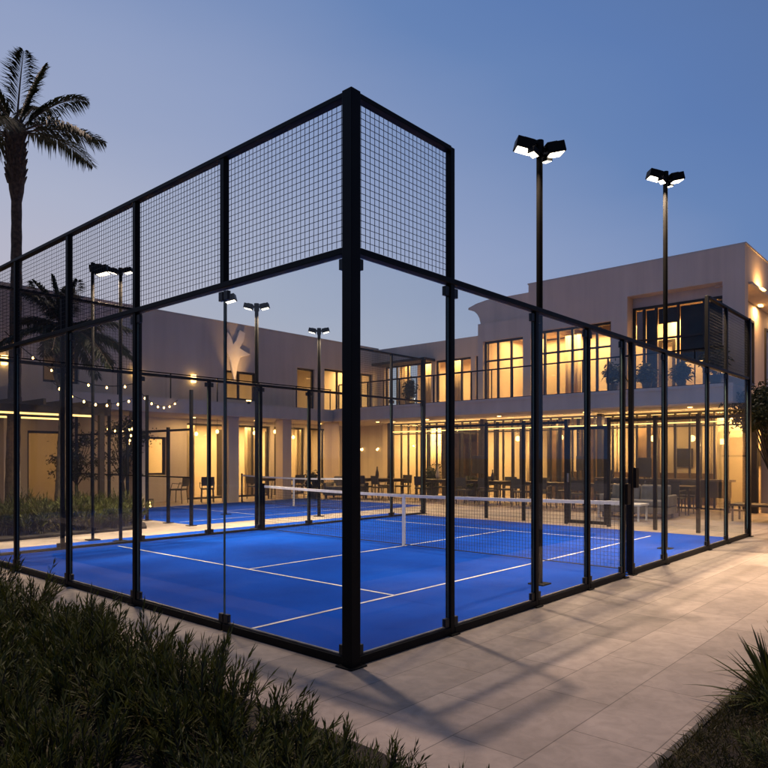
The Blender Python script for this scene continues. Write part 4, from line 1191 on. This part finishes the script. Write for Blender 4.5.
palm('tall palm tree rising above the wire mesh at the left edge', 2.95, 14.75, 9.6, 2.55, 15, 12, 0.13)
palm('shorter palm tree behind the glass, below the wing roofline at the left', 3.0, 12.1, 4.4, 1.5, 22, 8, 0.10)

# broadleaf trees
def tree(label, x, y, H, cr, seed, nclump=34, cz=0.62, m='tree_leaf', nleaf=70, lsz=0.075):
    g = random.Random(seed)
    t = thing('tree', label, 'tree', (x, y, 0))
    tr, lf = MB(), MB()
    base = H * 0.32
    tr.tube([(x, y, 0), (x + 0.03, y, base * 0.6), (x, y + 0.03, base)], [0.055 * H / 3, 0.045 * H / 3, 0.038 * H / 3], 8)
    for i in range(nclump):
        u = g.uniform(-1, 1); a = g.uniform(0, 6.28); q = g.random() ** 0.4
        c = Vector((x + cr * q * math.sqrt(1 - u * u) * math.cos(a), y + cr * q * math.sqrt(1 - u * u) * math.sin(a), H * cz + (H * (1 - cz)) * q * u))
        if i % 2 == 0: tr.tube([(x, y, base * g.uniform(0.8, 1)), tuple(Vector((x, y, base)).lerp(c, 0.55) + Vector((0, 0, 0.06))), tuple(c)], [0.022 * H / 3, 0.013 * H / 3, 0.004], 5)
        cs = cr * g.uniform(0.2, 0.42)
        for k in range(nleaf):
            v = Vector((g.gauss(0, 1), g.gauss(0, 1), g.gauss(0, 0.8))) * cs * 0.5
            d = Vector((g.gauss(0, 1), g.gauss(0, 1), g.gauss(-0.2, 0.7)))
            leaf(lf, c + v, d, Vector((g.gauss(0, 1), g.gauss(0, 1), 1)), lsz * g.uniform(0.7, 1.4), lsz * 0.28, 0.2)
    tr.build('trunk', M['twig'], t); lf.build('crown', M[m], t)
    return t
tree('small dark tree in front of the arcade between the mesh posts at the left', 6.3, 15.6, 2.9, 0.75, 21)
tree('slim dark tree beside the pergola at the left', 4.9, 15.5, 2.6, 0.6, 22)
tree('leafy tree reaching under the balcony end at the right', 15.4, 0.55, 3.3, 0.95, 23, 80, 0.84, lsz=0.10)
# potted plants
def potted(label, x, y, z, hp, rp, H, cr, seed):
    g = random.Random(seed)
    t = thing('potted_plant', label, 'potted plant', (x, y, z))
    MB().lathe([(rp * 0.75, 0), (rp, hp * 0.9), (rp * 1.05, hp), (rp * 0.9, hp), (rp * 0.9, hp * 0.9)], (x, y, z), 14).build('pot', M['board'], t)
    st, lf = MB(), MB()
    for i in range(26):
        a = g.uniform(0, 6.28); e = g.uniform(0.5, 1.5)
        d = Vector((math.cos(a) * math.cos(e), math.sin(a) * math.cos(e), math.sin(e)))
        p0 = Vector((x, y, z + hp * 0.9)); p1 = p0 + Vector((d.x * cr, d.y * cr, d.z * H * g.uniform(0.6, 1)))
        st.tube([p0, p0.lerp(p1, .5) + Vector((0, 0, 0.04)), p1], [0.008, 0.005, 0.002], 4)
        for k in range(26):
            p = p0.lerp(p1, g.uniform(0.3, 1.0)) + Vector((g.gauss(0, .05), g.gauss(0, .05), g.gauss(0, .05)))
            leaf(lf, p, Vector((g.gauss(0, 1), g.gauss(0, 1), g.gauss(0.1, .6))), Vector((g.gauss(0, 1), g.gauss(0, 1), 1)), g.uniform(0.09, 0.17), 0.03, 0.25)
    st.build('stems', M['twig'], t); lf.build('foliage', M['tree_leaf'], t)
potted('bushy potted plant on the terrace before the dark screen', 16.2, 11.75, 0, 0.42, 0.25, 0.95, 0.5, 31)
potted('smaller potted plant right of the bushy one on the terrace', 16.2, 10.0, 0, 0.35, 0.18, 0.55, 0.3, 32)
potted('potted shrub on the balcony at the corner pillar of the tall block', 14.95, 1.75, SZ1, 0.3, 0.15, 0.85, 0.4, 33)
potted('potted shrub on the balcony before the right part of the recessed window', 15.0, 2.6, SZ1, 0.22, 0.13, 0.55, 0.35, 34)
potted('potted shrub on the balcony before the left part of the recessed window', 15.0, 3.5, SZ1, 0.22, 0.13, 0.6, 0.35, 35)
potted('potted shrub on the balcony beside the pillar left of the recessed window', 15.0, 4.45, SZ1, 0.25, 0.14, 0.65, 0.35, 36)
potted('potted plant on the balcony terrace near the set-back windows', 16.3, 12.9, SZ1, 0.35, 0.2, 0.95, 0.4, 37)
potted('potted plant by the arcade column beside the cream sofa', 13.2, 14.9, 0, 0.35, 0.2, 0.75, 0.4, 38)
